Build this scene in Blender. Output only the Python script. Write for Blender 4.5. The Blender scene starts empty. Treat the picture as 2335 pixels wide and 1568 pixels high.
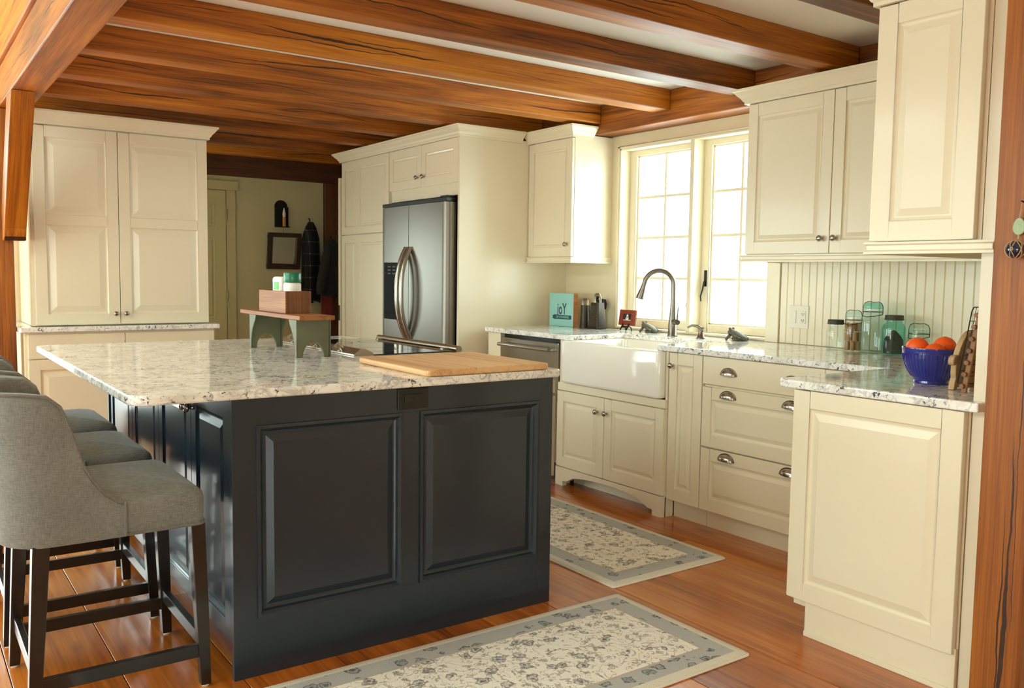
import bpy, bmesh, math, random
from mathutils import Vector, Matrix
random.seed(7)
SC = bpy.context.scene
COL = SC.collection
PI = math.pi

# ------------------------------------------------------------------ camera
IMG_W, IMG_H = 2335.0, 1568.0
F_PX, YAW, PITCH, ROLL, CAM_Z = 1995.385, -0.95303227, -0.0793157, 0.01389949, 1.273
fwd = Vector((math.sin(YAW)*math.cos(PITCH), math.cos(YAW)*math.cos(PITCH), math.sin(PITCH)))
rt = Vector((math.cos(YAW), -math.sin(YAW), 0)); up = rt.cross(fwd)
rt2 = rt*math.cos(ROLL) + up*math.sin(ROLL); up2 = -rt*math.sin(ROLL) + up*math.cos(ROLL)
cd = bpy.data.cameras.new('camera'); cd.sensor_width = 36.0; cd.sensor_fit = 'HORIZONTAL'
cd.lens = F_PX*36.0/IMG_W; cd.clip_start = 0.05
cam = bpy.data.objects.new('camera', cd); COL.objects.link(cam)
m3 = Matrix((rt2, up2, -fwd)).transposed()
cam.matrix_world = Matrix.Translation((0, 0, CAM_Z)) @ m3.to_4x4()
SC.camera = cam

# ------------------------------------------------------------------ world, daylight, exposure
SKY = (0.84, 1.0, 1.0); SKY_S = 10.0
w = bpy.data.worlds.new('overcast_sky'); SC.world = w; w.use_nodes = True
bg = w.node_tree.nodes['Background']; bg.inputs['Color'].default_value = (*SKY, 1); bg.inputs['Strength'].default_value = SKY_S
SC.view_settings.view_transform = 'Standard'; SC.view_settings.look = 'None'
SC.view_settings.gamma = 1.0; SC.view_settings.use_curve_mapping = False
SC.view_settings.exposure = 0.22
SC.cycles.max_bounces = 10; SC.cycles.diffuse_bounces = 6; SC.cycles.transparent_max_bounces = 16
SC.cycles.sample_clamp_indirect = 6.0
def portal(name, loc, direction, sx, sy):
    l = bpy.data.lights.new(name, 'AREA'); l.shape = 'RECTANGLE'; l.size = sx; l.size_y = sy; l.energy = 1.0
    l.cycles.is_portal = True
    o = bpy.data.objects.new(name, l); COL.objects.link(o); o.location = loc
    o.rotation_euler = Vector(direction).to_track_quat('-Z', 'Z').to_euler()
    return o
# windows that let the daylight in: kitchen window, tall south windows, west and east windows; upper south and hall windows are added for light
SOUTH_WIN = [(-6.3, -4.9), (-4.5, -3.0), (-2.6, -1.4)]
SOUTH_Y, S_Z0, S_Z1, S_Z2, S_Z3 = -3.6, 0.45, 1.75, 2.7, 4.3   # lower sashes; tall upper row added for more light from above
WEST_X, W_Y0, W_Y1, W_Z0, W_Z1 = -6.62, -2.6, 0.33, 0.1, 2.2
EAST_X, E_Y0, E_Y1, E_Z0, E_Z1 = 3.0, -2.6, -0.4, 0.4, 2.1
portal('daylight_kitchen', (-3.81, 4.32, 1.53), (0, -1, 0), 1.3, 1.25)
for a, b in SOUTH_WIN:
    portal('daylight_south', ((a+b)/2, SOUTH_Y-.13, (S_Z0+S_Z1)/2), (0, 1, 0), b-a, S_Z1-S_Z0)
    portal('daylight_added_upper', ((a+b)/2, SOUTH_Y-.13, (S_Z2+S_Z3)/2), (0, 1, 0), b-a, S_Z3-S_Z2)
portal('daylight_west', (WEST_X-.13, (W_Y0+W_Y1)/2, (W_Z0+W_Z1)/2), (1, 0, 0), W_Y1-W_Y0, W_Z1-W_Z0)
portal('daylight_added_hall', (-8.25, 1.13, 1.255), (1, 0, 0), 1.14, 1.01)  # unseen window added to brighten the hallway and the refrigerator's reflection
portal('daylight_east', (EAST_X+.13, (E_Y0+E_Y1)/2, (E_Z0+E_Z1)/2), (-1, 0, 0), E_Y1-E_Y0, E_Z1-E_Z0)

# ------------------------------------------------------------------ materials
MATS = {}
def new_mat(name):
    m = bpy.data.materials.new(name); m.use_nodes = True; MATS[name] = m
    nt = m.node_tree; b = nt.nodes['Principled BSDF']
    return m, nt, b
def srgb(r, g, b):
    f = lambda c: (c/255/12.92) if c/255 <= .04045 else ((c/255+.055)/1.055)**2.4
    return (f(r), f(g), f(b), 1)
def plain(name, col, rough=.5, metal=0.0, coat=0.0, spec=.5, bump=0.0, bscale=60, var=0.0):
    m, nt, b = new_mat(name)
    b.inputs['Base Color'].default_value = col; b.inputs['Roughness'].default_value = rough
    b.inputs['Metallic'].default_value = metal; b.inputs['Coat Weight'].default_value = coat
    b.inputs['Coat Roughness'].default_value = .08
    b.inputs['Specular IOR Level'].default_value = spec
    N = nt.nodes; L = nt.links
    tc = N.new('ShaderNodeTexCoord'); no = N.new('ShaderNodeTexNoise'); no.inputs['Scale'].default_value = bscale
    L.new(tc.outputs['Object'], no.inputs['Vector'])
    if var:
        mx = N.new('ShaderNodeMix'); mx.data_type = 'RGBA'
        mx.inputs['A'].default_value = col; mx.inputs['B'].default_value = tuple(c*(1-var) for c in col[:3])+(1,)
        L.new(no.outputs['Fac'], mx.inputs['Factor']); L.new(mx.outputs['Result'], b.inputs['Base Color'])
    if bump:
        bp = N.new('ShaderNodeBump'); bp.inputs['Strength'].default_value = bump; bp.inputs['Distance'].default_value = .002
        L.new(no.outputs['Fac'], bp.inputs['Height']); L.new(bp.outputs['Normal'], b.inputs['Normal'])
    return m
def ramp(nt, stops):
    r = nt.nodes.new('ShaderNodeValToRGB'); e = r.color_ramp.elements
    e[0].position, e[0].color = stops[0]; e[1].position, e[1].color = stops[-1]
    for p, c in stops[1:-1]:
        x = e.new(p); x.color = c
    return r
def math_n(nt, op, a, b=None):
    n = nt.nodes.new('ShaderNodeMath'); n.operation = op
    for i, v in enumerate((a, b)):
        if v is None: continue
        if isinstance(v, (int, float)): n.inputs[i].default_value = v
        else: nt.links.new(v, n.inputs[i])
    return n.outputs[0]
def wood(name, dark, mid, light, axis, rough=.45, grain=14, crack=.5, knots=.6, coat=0.0, tone=.35, crack_w=.006, spec=.5, check_line=('Z', .06, .05)):
    """grain runs along axis; Object Info random shifts the pattern and tone of each piece"""
    m, nt, b = new_mat(name); N = nt.nodes; L = nt.links
    tc = N.new('ShaderNodeTexCoord'); oi = N.new('ShaderNodeObjectInfo')
    off = N.new('ShaderNodeVectorMath'); off.operation = 'SCALE'; off.inputs[0].default_value = (37, 53, 71)
    L.new(oi.outputs['Random'], off.inputs['Scale'])
    ad = N.new('ShaderNodeVectorMath'); ad.operation = 'ADD'
    L.new(tc.outputs['Object'], ad.inputs[0]); L.new(off.outputs['Vector'], ad.inputs[1])
    def mapped(lo, hi):
        mp = N.new('ShaderNodeMapping'); s = [hi]*3; s['XYZ'.index(axis)] = lo
        mp.inputs['Scale'].default_value = s; L.new(ad.outputs['Vector'], mp.inputs['Vector']); return mp.outputs['Vector']
    n1 = N.new('ShaderNodeTexNoise'); n1.inputs['Scale'].default_value = 1; n1.inputs['Detail'].default_value = 6
    n1.inputs['Roughness'].default_value = .65; n1.inputs['Distortion'].default_value = .6
    L.new(mapped(.9, grain), n1.inputs['Vector'])
    n2 = N.new('ShaderNodeTexNoise'); n2.inputs['Scale'].default_value = 1; n2.inputs['Detail'].default_value = 3
    L.new(mapped(.5, 2.2), n2.inputs['Vector'])
    n3 = N.new('ShaderNodeTexNoise'); n3.inputs['Scale'].default_value = 1; n3.inputs['Detail'].default_value = 4
    L.new(mapped(3, grain*7), n3.inputs['Vector'])
    v = math_n(nt, 'ADD', math_n(nt, 'MULTIPLY', n1.outputs['Fac'], .55), math_n(nt, 'MULTIPLY', n2.outputs['Fac'], .45))
    v = math_n(nt, 'ADD', v, math_n(nt, 'MULTIPLY', math_n(nt, 'SUBTRACT', n3.outputs['Fac'], .5), .25))
    v = math_n(nt, 'ADD', v, math_n(nt, 'MULTIPLY', math_n(nt, 'SUBTRACT', oi.outputs['Random'], .5), tone*.35))
    r = ramp(nt, [(.34, dark), (.5, mid), (.68, light)]); L.new(v, r.inputs['Fac'])
    col = r.outputs['Color']
    # knots
    vo = N.new('ShaderNodeTexVoronoi'); vo.inputs['Scale'].default_value = 1; L.new(mapped(1.3, 4.2), vo.inputs['Vector'])
    kn = ramp(nt, [(0.0, (1, 1, 1, 1)), (.055, (.5, .5, .5, 1)), (.12, (0, 0, 0, 1))]); L.new(vo.outputs['Distance'], kn.inputs['Fac'])
    mx = N.new('ShaderNodeMix'); mx.data_type = 'RGBA'; L.new(math_n(nt, 'MULTIPLY', kn.outputs['Color'], knots), mx.inputs['Factor'])
    L.new(col, mx.inputs['A']); mx.inputs['B'].default_value = tuple(c*.22 for c in dark[:3])+(1,)
    col = mx.outputs['Result']
    hgt = n1.outputs['Fac']
    if crack:
        cr_ax, centre, amp = check_line
        sp_ = N.new('ShaderNodeSeparateXYZ'); L.new(tc.outputs['Object'], sp_.inputs[0])
        sa = N.new('ShaderNodeSeparateXYZ'); L.new(ad.outputs['Vector'], sa.inputs[0])
        def n1d(freq, seed, detail=2):
            q = N.new('ShaderNodeTexNoise'); q.noise_dimensions = '1D'; q.inputs['Scale'].default_value = 1; q.inputs['Detail'].default_value = detail
            L.new(math_n(nt, 'ADD', math_n(nt, 'MULTIPLY', sa.outputs[axis], freq), seed), q.inputs['W']); return q.outputs['Fac']
        ck = None
        for seed, cen, wmul in ((3.1, centre, 1.0), (47.7, centre+amp*.5, .6), (91.3, centre-amp*.45, .5)):
            pos = math_n(nt, 'ADD', math_n(nt, 'MULTIPLY', math_n(nt, 'SUBTRACT', n1d(.75, seed), .5), amp*2.4), cen)
            pos = math_n(nt, 'ADD', pos, math_n(nt, 'MULTIPLY', math_n(nt, 'SUBTRACT', n1d(9.0, seed+5, 3), .5), .010))
            dd = math_n(nt, 'ABSOLUTE', math_n(nt, 'SUBTRACT', sp_.outputs[cr_ax], pos))
            wd_ = math_n(nt, 'MULTIPLY', math_n(nt, 'SUBTRACT', n1d(1.1, seed+13), .47), crack_w*3.2*wmul)
            k_ = math_n(nt, 'LESS_THAN', dd, wd_)
            ck = k_ if ck is None else math_n(nt, 'MAXIMUM', ck, k_)
        mx2 = N.new('ShaderNodeMix'); mx2.data_type = 'RGBA'; L.new(math_n(nt, 'MULTIPLY', ck, crack), mx2.inputs['Factor'])
        L.new(col, mx2.inputs['A']); mx2.inputs['B'].default_value = tuple(c*.12 for c in dark[:3])+(1,)
        col = mx2.outputs['Result']
        hgt = math_n(nt, 'SUBTRACT', hgt, ck)
    L.new(col, b.inputs['Base Color'])
    b.inputs['Roughness'].default_value = rough; b.inputs['Coat Weight'].default_value = coat; b.inputs['Coat Roughness'].default_value = .15
    b.inputs['Specular IOR Level'].default_value = spec
    bp = N.new('ShaderNodeBump'); bp.inputs['Strength'].default_value = .25; bp.inputs['Distance'].default_value = .003
    L.new(hgt, bp.inputs['Height']); L.new(bp.outputs['Normal'], b.inputs['Normal'])
    return m
def granite(name):
    m, nt, b = new_mat(name); N = nt.nodes; L = nt.links
    tc = N.new('ShaderNodeTexCoord')
    def noise(scale, detail, dist=0, rough=.6):
        n = N.new('ShaderNodeTexNoise'); n.inputs['Scale'].default_value = scale; n.inputs['Detail'].default_value = detail
        n.inputs['Distortion'].default_value = dist; n.inputs['Roughness'].default_value = rough
        L.new(tc.outputs['Object'], n.inputs['Vector']); return n.outputs['Fac']
    base = ramp(nt, [(.32, srgb(224, 219, 208)), (.5, srgb(242, 239, 232)), (.7, srgb(250, 248, 244))]); L.new(noise(9, 5, .4), base.inputs['Fac'])
    col = base.outputs['Color']
    def layer(fac_out, stops, c):
        nonlocal col
        r = ramp(nt, stops); L.new(fac_out, r.inputs['Fac'])
        mx = N.new('ShaderNodeMix'); mx.data_type = 'RGBA'; L.new(r.outputs['Color'], mx.inputs['Factor'])
        L.new(col, mx.inputs['A']); mx.inputs['B'].default_value = c; col = mx.outputs['Result']
    W = lambda x: (x, x, x, 1)
    layer(noise(17, 6, 1.6, .7), [(.565, W(0)), (.66, W(.7))], srgb(128, 130, 140))
    veins = math_n(nt, 'ABSOLUTE', math_n(nt, 'SUBTRACT', noise(7, 5, 1.2), .5))
    layer(veins, [(0, W(.4)), (.028, W(0))], srgb(104, 106, 118))
    sp = math_n(nt, 'MULTIPLY', noise(75, 4, .8, .7), math_n(nt, 'ADD', noise(11, 3, .5), .45))
    layer(sp, [(.565, W(0)), (.62, W(.95))], srgb(66, 60, 62))
    L.new(col, b.inputs['Base Color']); b.inputs['Roughness'].default_value = .07; b.inputs['Specular IOR Level'].default_value = .6
    return m
def glass(name, tint, gl=.10, rough=.02):
    m = bpy.data.materials.new(name); m.use_nodes = True; MATS[name] = m; nt = m.node_tree; N = nt.nodes; L = nt.links
    for n in list(N): N.remove(n)
    out = N.new('ShaderNodeOutputMaterial'); tr = N.new('ShaderNodeBsdfTransparent'); tr.inputs['Color'].default_value = tint
    gs = N.new('ShaderNodeBsdfGlossy'); gs.inputs['Roughness'].default_value = rough
    lw = N.new('ShaderNodeLayerWeight'); lw.inputs['Blend'].default_value = .5
    f = math_n(nt, 'ADD', math_n(nt, 'MULTIPLY', math_n(nt, 'POWER', lw.outputs['Facing'], 4.0), .55), gl*.2)
    mx = N.new('ShaderNodeMixShader'); L.new(f, mx.inputs['Fac']); L.new(tr.outputs[0], mx.inputs[1]); L.new(gs.outputs[0], mx.inputs[2])
    L.new(mx.outputs[0], out.inputs['Surface']); return m
def steel(name, col, rough, axis='Z', aniso=.0):
    m, nt, b = new_mat(name); N = nt.nodes; L = nt.links
    b.inputs['Base Color'].default_value = col; b.inputs['Metallic'].default_value = 1; b.inputs['Roughness'].default_value = rough
    tc = N.new('ShaderNodeTexCoord'); mp = N.new('ShaderNodeMapping'); s = [260.0]*3; s['XYZ'.index(axis)] = 3.0
    mp.inputs['Scale'].default_value = s; L.new(tc.outputs['Object'], mp.inputs['Vector'])
    n = N.new('ShaderNodeTexNoise'); n.inputs['Scale'].default_value = 1; L.new(mp.outputs[0], n.inputs['Vector'])
    bp = N.new('ShaderNodeBump'); bp.inputs['Strength'].default_value = .04; bp.inputs['Distance'].default_value = .001
    L.new(n.outputs['Fac'], bp.inputs['Height']); L.new(bp.outputs['Normal'], b.inputs['Normal'])
    return m
def fabric(name, c1, c2, scale=420):
    m, nt, b = new_mat(name); N = nt.nodes; L = nt.links
    tc = N.new('ShaderNodeTexCoord')
    def nz(sc, stretch):
        mp = N.new('ShaderNodeMapping'); mp.inputs['Scale'].default_value = stretch; L.new(tc.outputs['Object'], mp.inputs['Vector'])
        n = N.new('ShaderNodeTexNoise'); n.inputs['Scale'].default_value = sc; n.inputs['Detail'].default_value = 2; L.new(mp.outputs[0], n.inputs['Vector']); return n.outputs['Fac']
    a = nz(scale, (1, 1, .12)); c = nz(scale, (.12, .12, 1)); d = nz(9, (1, 1, 1))
    v = math_n(nt, 'ADD', math_n(nt, 'ADD', math_n(nt, 'MULTIPLY', a, .4), math_n(nt, 'MULTIPLY', c, .4)), math_n(nt, 'MULTIPLY', d, .2))
    r = ramp(nt, [(.34, c1), (.66, c2)]); L.new(v, r.inputs['Fac']); L.new(r.outputs['Color'], b.inputs['Base Color'])
    b.inputs['Roughness'].default_value = .95; b.inputs['Sheen Weight'].default_value = .25; b.inputs['Specular IOR Level'].default_value = .2
    bp = N.new('ShaderNodeBump'); bp.inputs['Strength'].default_value = .3; bp.inputs['Distance'].default_value = .001
    L.new(v, bp.inputs['Height']); L.new(bp.outputs['Normal'], b.inputs['Normal'])
    return m
def rug_mat(name, hx, hy):
    """floral rug: half sizes hx, hy; object origin at the rug's centre"""
    m, nt, b = new_mat(name); N = nt.nodes; L = nt.links
    tc = N.new('ShaderNodeTexCoord'); sx = N.new('ShaderNodeSeparateXYZ'); L.new(tc.outputs['Object'], sx.inputs[0])
    ex = math_n(nt, 'SUBTRACT', hx, math_n(nt, 'ABSOLUTE', sx.outputs['X'])); ey = math_n(nt, 'SUBTRACT', hy, math_n(nt, 'ABSOLUTE', sx.outputs['Y']))
    edge = math_n(nt, 'MINIMUM', ex, ey)
    W = lambda x: (x, x, x, 1)
    def noise(sc, det=3, dist=0):
        n = N.new('ShaderNodeTexNoise'); n.inputs['Scale'].default_value = sc; n.inputs['Detail'].default_value = det; n.inputs['Distortion'].default_value = dist
        L.new(tc.outputs['Object'], n.inputs['Vector']); return n.outputs['Fac']
    def mix(fac, A, B):
        mx = N.new('ShaderNodeMix'); mx.data_type = 'RGBA'; L.new(fac, mx.inputs['Factor'])
        for k, v in (('A', A), ('B', B)):
            if isinstance(v, tuple): mx.inputs[k].default_value = v
            else: L.new(v, mx.inputs[k])
        return mx.outputs['Result']
    cream = srgb(247, 242, 232); grey = srgb(186, 188, 188); dk = srgb(84, 86, 92); taupe = srgb(150, 138, 124)
    def flowers(scale, rnd, c_ring, base):
        vo = N.new('ShaderNodeTexVoronoi'); vo.inputs['Scale'].default_value = scale; vo.inputs['Randomness'].default_value = rnd
        wob = N.new('ShaderNodeMapping'); L.new(tc.outputs['Object'], wob.inputs['Vector'])
        nd = N.new('ShaderNodeTexNoise'); nd.inputs['Scale'].default_value = scale*3.0; L.new(tc.outputs['Object'], nd.inputs['Vector'])
        av = N.new('ShaderNodeVectorMath'); av.operation = 'MULTIPLY_ADD'; L.new(nd.outputs['Color'], av.inputs[0])
        av.inputs[1].default_value = (.045,)*3; L.new(wob.outputs[0], av.inputs[2]); L.new(av.outputs[0], vo.inputs['Vector'])
        r = ramp(nt, [(0, W(1)), (.10, W(1)), (.14, W(.35)), (.20, W(.35)), (.235, W(.95)), (.285, W(.8)), (.31, W(0))]); L.new(vo.outputs['Distance'], r.inputs['Fac'])
        return mix(math_n(nt, 'MULTIPLY', r.outputs['Color'], math_n(nt, 'ADD', .35, noise(60, 2))), base, c_ring)
    vine = math_n(nt, 'LESS_THAN', math_n(nt, 'ABSOLUTE', math_n(nt, 'SUBTRACT', noise(15, 1, 1.8), .5)), .018)
    field = mix(math_n(nt, 'MULTIPLY', vine, .6), cream, taupe)
    field = flowers(13, .95, srgb(104, 104, 108), field); field = flowers(27, 1, srgb(126, 118, 110), field)
    bord = mix(math_n(nt, 'MULTIPLY', math_n(nt, 'GREATER_THAN', noise(38, 3, 1.0), .56), .45), grey, srgb(196, 190, 178))
    bord = flowers(13, .6, dk, bord)
    inb = math_n(nt, 'LESS_THAN', edge, .118)
    col = mix(inb, field, bord)
    line = math_n(nt, 'LESS_THAN', math_n(nt, 'ABSOLUTE', math_n(nt, 'SUBTRACT', edge, .112)), .006)
    col = mix(line, col, srgb(190, 184, 172))
    col = mix(math_n(nt, 'LESS_THAN', edge, .034), col, srgb(226, 220, 204))
    col = mix(math_n(nt, 'MULTIPLY', math_n(nt, 'GREATER_THAN', noise(300, 1), .62), .18), col, dk)
    L.new(col, b.inputs['Base Color']); b.inputs['Roughness'].default_value = 1; b.inputs['Specular IOR Level'].default_value = .1
    bp = N.new('ShaderNodeBump'); bp.inputs['Strength'].default_value = .5; bp.inputs['Distance'].default_value = .003
    L.new(noise(260, 2), bp.inputs['Height']); L.new(bp.outputs['Normal'], b.inputs['Normal'])
    return m

plain('cream', srgb(233, 221, 193), .33, coat=.15, bump=.03, bscale=25)
plain('wall_paint', srgb(231, 217, 182), .75, bump=.05, bscale=120)
plain('hall_paint', srgb(194, 184, 146), .8, bump=.05, bscale=120)
plain('ceiling_paint', srgb(240, 236, 226), .9, bump=.05, bscale=150)
plain('navy', srgb(27, 40, 51), .30, coat=.25, bump=.03, bscale=40)
plain('black', srgb(14, 13, 13), .35)
plain('black_gloss', srgb(6, 6, 7), .06, coat=.5)
plain('black_matte', srgb(8, 8, 9), .7, spec=.2)
plain('espresso', srgb(22, 16, 13), .28, coat=.3)
plain('porcelain', srgb(248, 243, 232), .1, coat=.6)
plain('white_plastic', srgb(232, 226, 210), .4)
plain('zinc', srgb(92, 86, 80), .55, metal=.6, var=.4)
plain('tin_dark', srgb(70, 62, 54), .38, metal=.85, var=.35, bscale=30)
plain('pewter', srgb(150, 140, 126), .3, metal=1)
plain('iron', srgb(24, 22, 21), .5, metal=.4)
plain('stone_green', srgb(104, 98, 80), .6, var=.4, bump=.4, bscale=90)
plain('cobalt', srgb(28, 38, 128), .12, coat=.7)
plain('orange_peel', srgb(248, 92, 10), .4, bump=.6, bscale=260)
plain('cork', srgb(196, 148, 98), .85, var=.45, bscale=70)
plain('aqua_paint', srgb(146, 200, 192), .55)
plain('ink', srgb(34, 66, 78), .6)
plain('bench_green', srgb(112, 114, 86), .6, var=.5, bscale=12, bump=.3)
plain('lid_green', srgb(16, 110, 76), .3)
plain('label_green', srgb(80, 190, 60), .5)
plain('paper', srgb(238, 232, 220), .6)
plain('bulb', srgb(230, 226, 210), .2)
plain('candle_tan', srgb(204, 140, 60), .5)
plain('coat_dark', srgb(40, 42, 46), .9, var=.5, bscale=20)
plain('coat_red', srgb(120, 42, 44), .9, var=.3, bscale=25)
plain('frame_red', srgb(150, 58, 26), .5, var=.5, bscale=50)
plain('snow', srgb(236, 228, 214), .8)
plain('rope', srgb(196, 160, 110), .9)
plain('sea_disc', srgb(176, 194, 148), .5, var=.35, bscale=180)
plain('blue_glass', srgb(18, 30, 62), .06, coat=.8)
plain('subfloor', srgb(46, 26, 14), .9)
plain('mirror_glass', srgb(225, 225, 225), .02, metal=1)
plain('gray_feathers', srgb(90, 74, 70), .9, var=.6, bscale=60)
granite('granite')
glass('window_glass', (.97, .985, .975, 1), .05)
glass('jar_clear', (.93, .97, .95, 1), .3)
glass('jar_aqua', (.82, .94, .93, 1), .3)
glass('jar_teal', (.55, .85, .79, 1), .3)
steel('steel', srgb(176, 170, 158), .24, 'X')
steel('steel_v', srgb(136, 130, 121), .40, 'X')
steel('nickel', srgb(168, 158, 146), .2)
steel('backlit_nickel', srgb(128, 120, 110), .28)  # nickel in a darker tone, its backlit look put into the colour
plain('steel_dark', srgb(92, 82, 72), .28, metal=1)
BD, BM, BL = srgb(92, 44, 3), srgb(168, 93, 8), srgb(210, 136, 30)
for ax in 'XYZ':
    wood('timber_'+ax, BD, BM, BL, ax, rough=.5, grain=22, crack=.92, knots=.85, tone=.5, crack_w=.0055, check_line={'X': ('Z', .10, .05), 'Y': ('Z', .062, .045), 'Z': ('X', 0.0, .05)}[ax])
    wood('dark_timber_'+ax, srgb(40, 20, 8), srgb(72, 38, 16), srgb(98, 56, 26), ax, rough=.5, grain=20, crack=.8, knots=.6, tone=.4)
wood('timber_post', srgb(80, 36, 3), srgb(144, 76, 6), srgb(178, 106, 18), 'Z', rough=.5, grain=24, crack=.9, knots=.9, tone=.1, check_line=('X', .02, .03))
wood('plank', srgb(124, 58, 10), srgb(186, 100, 25), srgb(216, 138, 50), 'X', rough=.22, grain=13, crack=0, knots=.8, coat=.25, tone=.5)
wood('board_wood', srgb(182, 128, 78), srgb(222, 176, 122), srgb(236, 200, 150), 'X', rough=.5, grain=22, crack=0, knots=.2, tone=.1)
wood('board_end', srgb(120, 66, 24), srgb(170, 104, 48), srgb(196, 132, 70), 'Y', rough=.5, grain=22, crack=.2, knots=.5, tone=.1)
wood('old_wood', srgb(84, 46, 18), srgb(142, 86, 40), srgb(182, 122, 66), 'X', rough=.6, grain=26, crack=.4, knots=.4, tone=.2)
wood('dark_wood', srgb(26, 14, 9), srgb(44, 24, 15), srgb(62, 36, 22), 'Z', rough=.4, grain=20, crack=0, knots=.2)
wood('pale_wood', srgb(150, 116, 76), srgb(190, 156, 112), srgb(206, 176, 134), 'Z', rough=.6, grain=20, crack=.1, knots=.2)
wood('brown_wood', srgb(92, 52, 26), srgb(132, 84, 46), srgb(156, 106, 64), 'Z', rough=.55, grain=20, crack=.1, knots=.2)
fabric('linen', srgb(100, 100, 95), srgb(138, 137, 130))
fabric('linen_dark', srgb(96, 92, 86), srgb(128, 124, 116))
# plaid coat cloth
_m, _nt, _b = new_mat('plaid')
_tc = _nt.nodes.new('ShaderNodeTexCoord'); _s = _nt.nodes.new('ShaderNodeSeparateXYZ'); _nt.links.new(_tc.outputs['Object'], _s.inputs[0])
_a = math_n(_nt, 'LESS_THAN', math_n(_nt, 'FRACT', math_n(_nt, 'MULTIPLY', _s.outputs['Y'], 16)), .14)
_z = math_n(_nt, 'LESS_THAN', math_n(_nt, 'FRACT', math_n(_nt, 'MULTIPLY', _s.outputs['Z'], 9)), .10)
_r = ramp(_nt, [(0, srgb(14, 14, 17)), (.5, srgb(50, 50, 54)), (1, srgb(120, 118, 112))]); _nt.links.new(math_n(_nt, 'MULTIPLY', math_n(_nt, 'ADD', _a, _z), .5), _r.inputs['Fac'])
_nt.links.new(_r.outputs['Color'], _b.inputs['Base Color']); _b.inputs['Roughness'].default_value = .95

# ------------------------------------------------------------------ mesh helpers (world coordinates)
class MB:
    def __init__(s): s.v = []; s.f = []
    def add(s, vs, fs):
        o = len(s.v); s.v += [tuple(p) for p in vs]; s.f += [tuple(i+o for i in f) for f in fs]; return s
    def box(s, x0, x1, y0, y1, z0, z1):
        x0, x1 = sorted((x0, x1)); y0, y1 = sorted((y0, y1)); z0, z1 = sorted((z0, z1))
        return s.add([(x, y, z) for z in (z0, z1) for y in (y0, y1) for x in (x0, x1)],
                     [(0, 2, 3, 1), (4, 5, 7, 6), (0, 1, 5, 4), (2, 6, 7, 3), (0, 4, 6, 2), (1, 3, 7, 5)])
    def loft(s, loops, cap=True, closed=True):
        n = len(loops[0]); vs = [p for l in loops for p in l]; fs = []
        for i in range(len(loops)-1):
            for j in range(n if closed else n-1):
                a, b = i*n+j, i*n+(j+1) % n
                fs.append((a, b, b+n, a+n))
        if cap: fs += [tuple(range(n-1, -1, -1)), tuple(range((len(loops)-1)*n, len(loops)*n))]
        return s.add(vs, fs)
    def tube(s, path, r, seg=10, cap=True, flat=None):
        path = [Vector(p) for p in path]; loops = []; ref = None
        rr = r if isinstance(r, (list, tuple)) else [r]*len(path)
        for i, p in enumerate(path):
            t = (path[min(i+1, len(path)-1)]-path[max(i-1, 0)]).normalized()
            if ref is None: ref = Vector((0, 0, 1)) if abs(t.z) < .9 else Vector((1, 0, 0))
            a = t.cross(ref).normalized(); b = a.cross(t).normalized(); ref = b
            loops.append([p + a*rr[i]*math.cos(2*PI*k/seg) + b*rr[i]*math.sin(2*PI*k/seg)*(flat or 1) for k in range(seg)])
        return s.loft(loops, cap)
    def lathe(s, prof, o, axis='Z', seg=24, cap=True):
        o = Vector(o); loops = []
        for r, h in prof:
            l = []
            for k in range(seg):
                c, d = r*math.cos(2*PI*k/seg), r*math.sin(2*PI*k/seg)
                l.append(o + {'Z': Vector((c, d, h)), '-Y': Vector((c, -h, d)), '+X': Vector((h, c, d)), '-X': Vector((-h, c, d)), '+Y': Vector((c, h, d))}[axis])
            loops.append(l)
        return s.loft(loops, cap)
    def prism(s, pts, F, w0, w1):
        """polygon pts (u,v) in face frame F, from depth w0 to w1"""
        return s.loft([[F(u, v, w0) for u, v in pts], [F(u, v, w1) for u, v in pts]])
    def fbox(s, F, u0, u1, v0, v1, w0, w1):
        return s.prism([(u0, v0), (u1, v0), (u1, v1), (u0, v1)], F, w0, w1)
def FR(kind, c):
    return {'-Y': lambda u, v, w: Vector((u, c-w, v)), '+Y': lambda u, v, w: Vector((u, c+w, v)),
            '+X': lambda u, v, w: Vector((c+w, u, v)), '-X': lambda u, v, w: Vector((c-w, u, v)),
            '+Z': lambda u, v, w: Vector((u, v, c+w))}[kind]
ORG = {}
def org(o):
    while o.parent: o = o.parent
    return ORG.get(o.name, Vector((0, 0, 0)))
def build(mb, name, mat, parent=None, smooth=False, bevel=0, seg=2, loc=None, ang=30):
    """one mesh object from a builder holding world coordinates"""
    o0 = org(parent) if parent else Vector(loc or (0, 0, 0))
    bm = bmesh.new()
    vs = [bm.verts.new(Vector(p)-o0) for p in mb.v]
    for f in mb.f:
        try: bm.faces.new([vs[i] for i in f])
        except ValueError: pass
    bmesh.ops.remove_doubles(bm, verts=bm.verts, dist=1e-6)
    bmesh.ops.recalc_face_normals(bm, faces=bm.faces)
    if bevel:
        es = [e for e in bm.edges if len(e.link_faces) == 2 and e.calc_face_angle(0) > math.radians(ang)]
        bmesh.ops.bevel(bm, geom=es, offset=bevel, segments=seg, profile=.5, affect='EDGES', clamp_overlap=True)
    me = bpy.data.meshes.new(name); bm.to_mesh(me); bm.free()
    me.materials.append(MATS[mat])
    if smooth:
        for p in me.polygons: p.use_smooth = True
    ob = bpy.data.objects.new(name, me); COL.objects.link(ob)
    if smooth: 
        try: me.set_sharp_from_angle(angle=math.radians(45))
        except Exception: pass
    if parent: ob.parent = parent
    else:
        ob.location = o0; ORG[ob.name] = o0
    return ob
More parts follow.
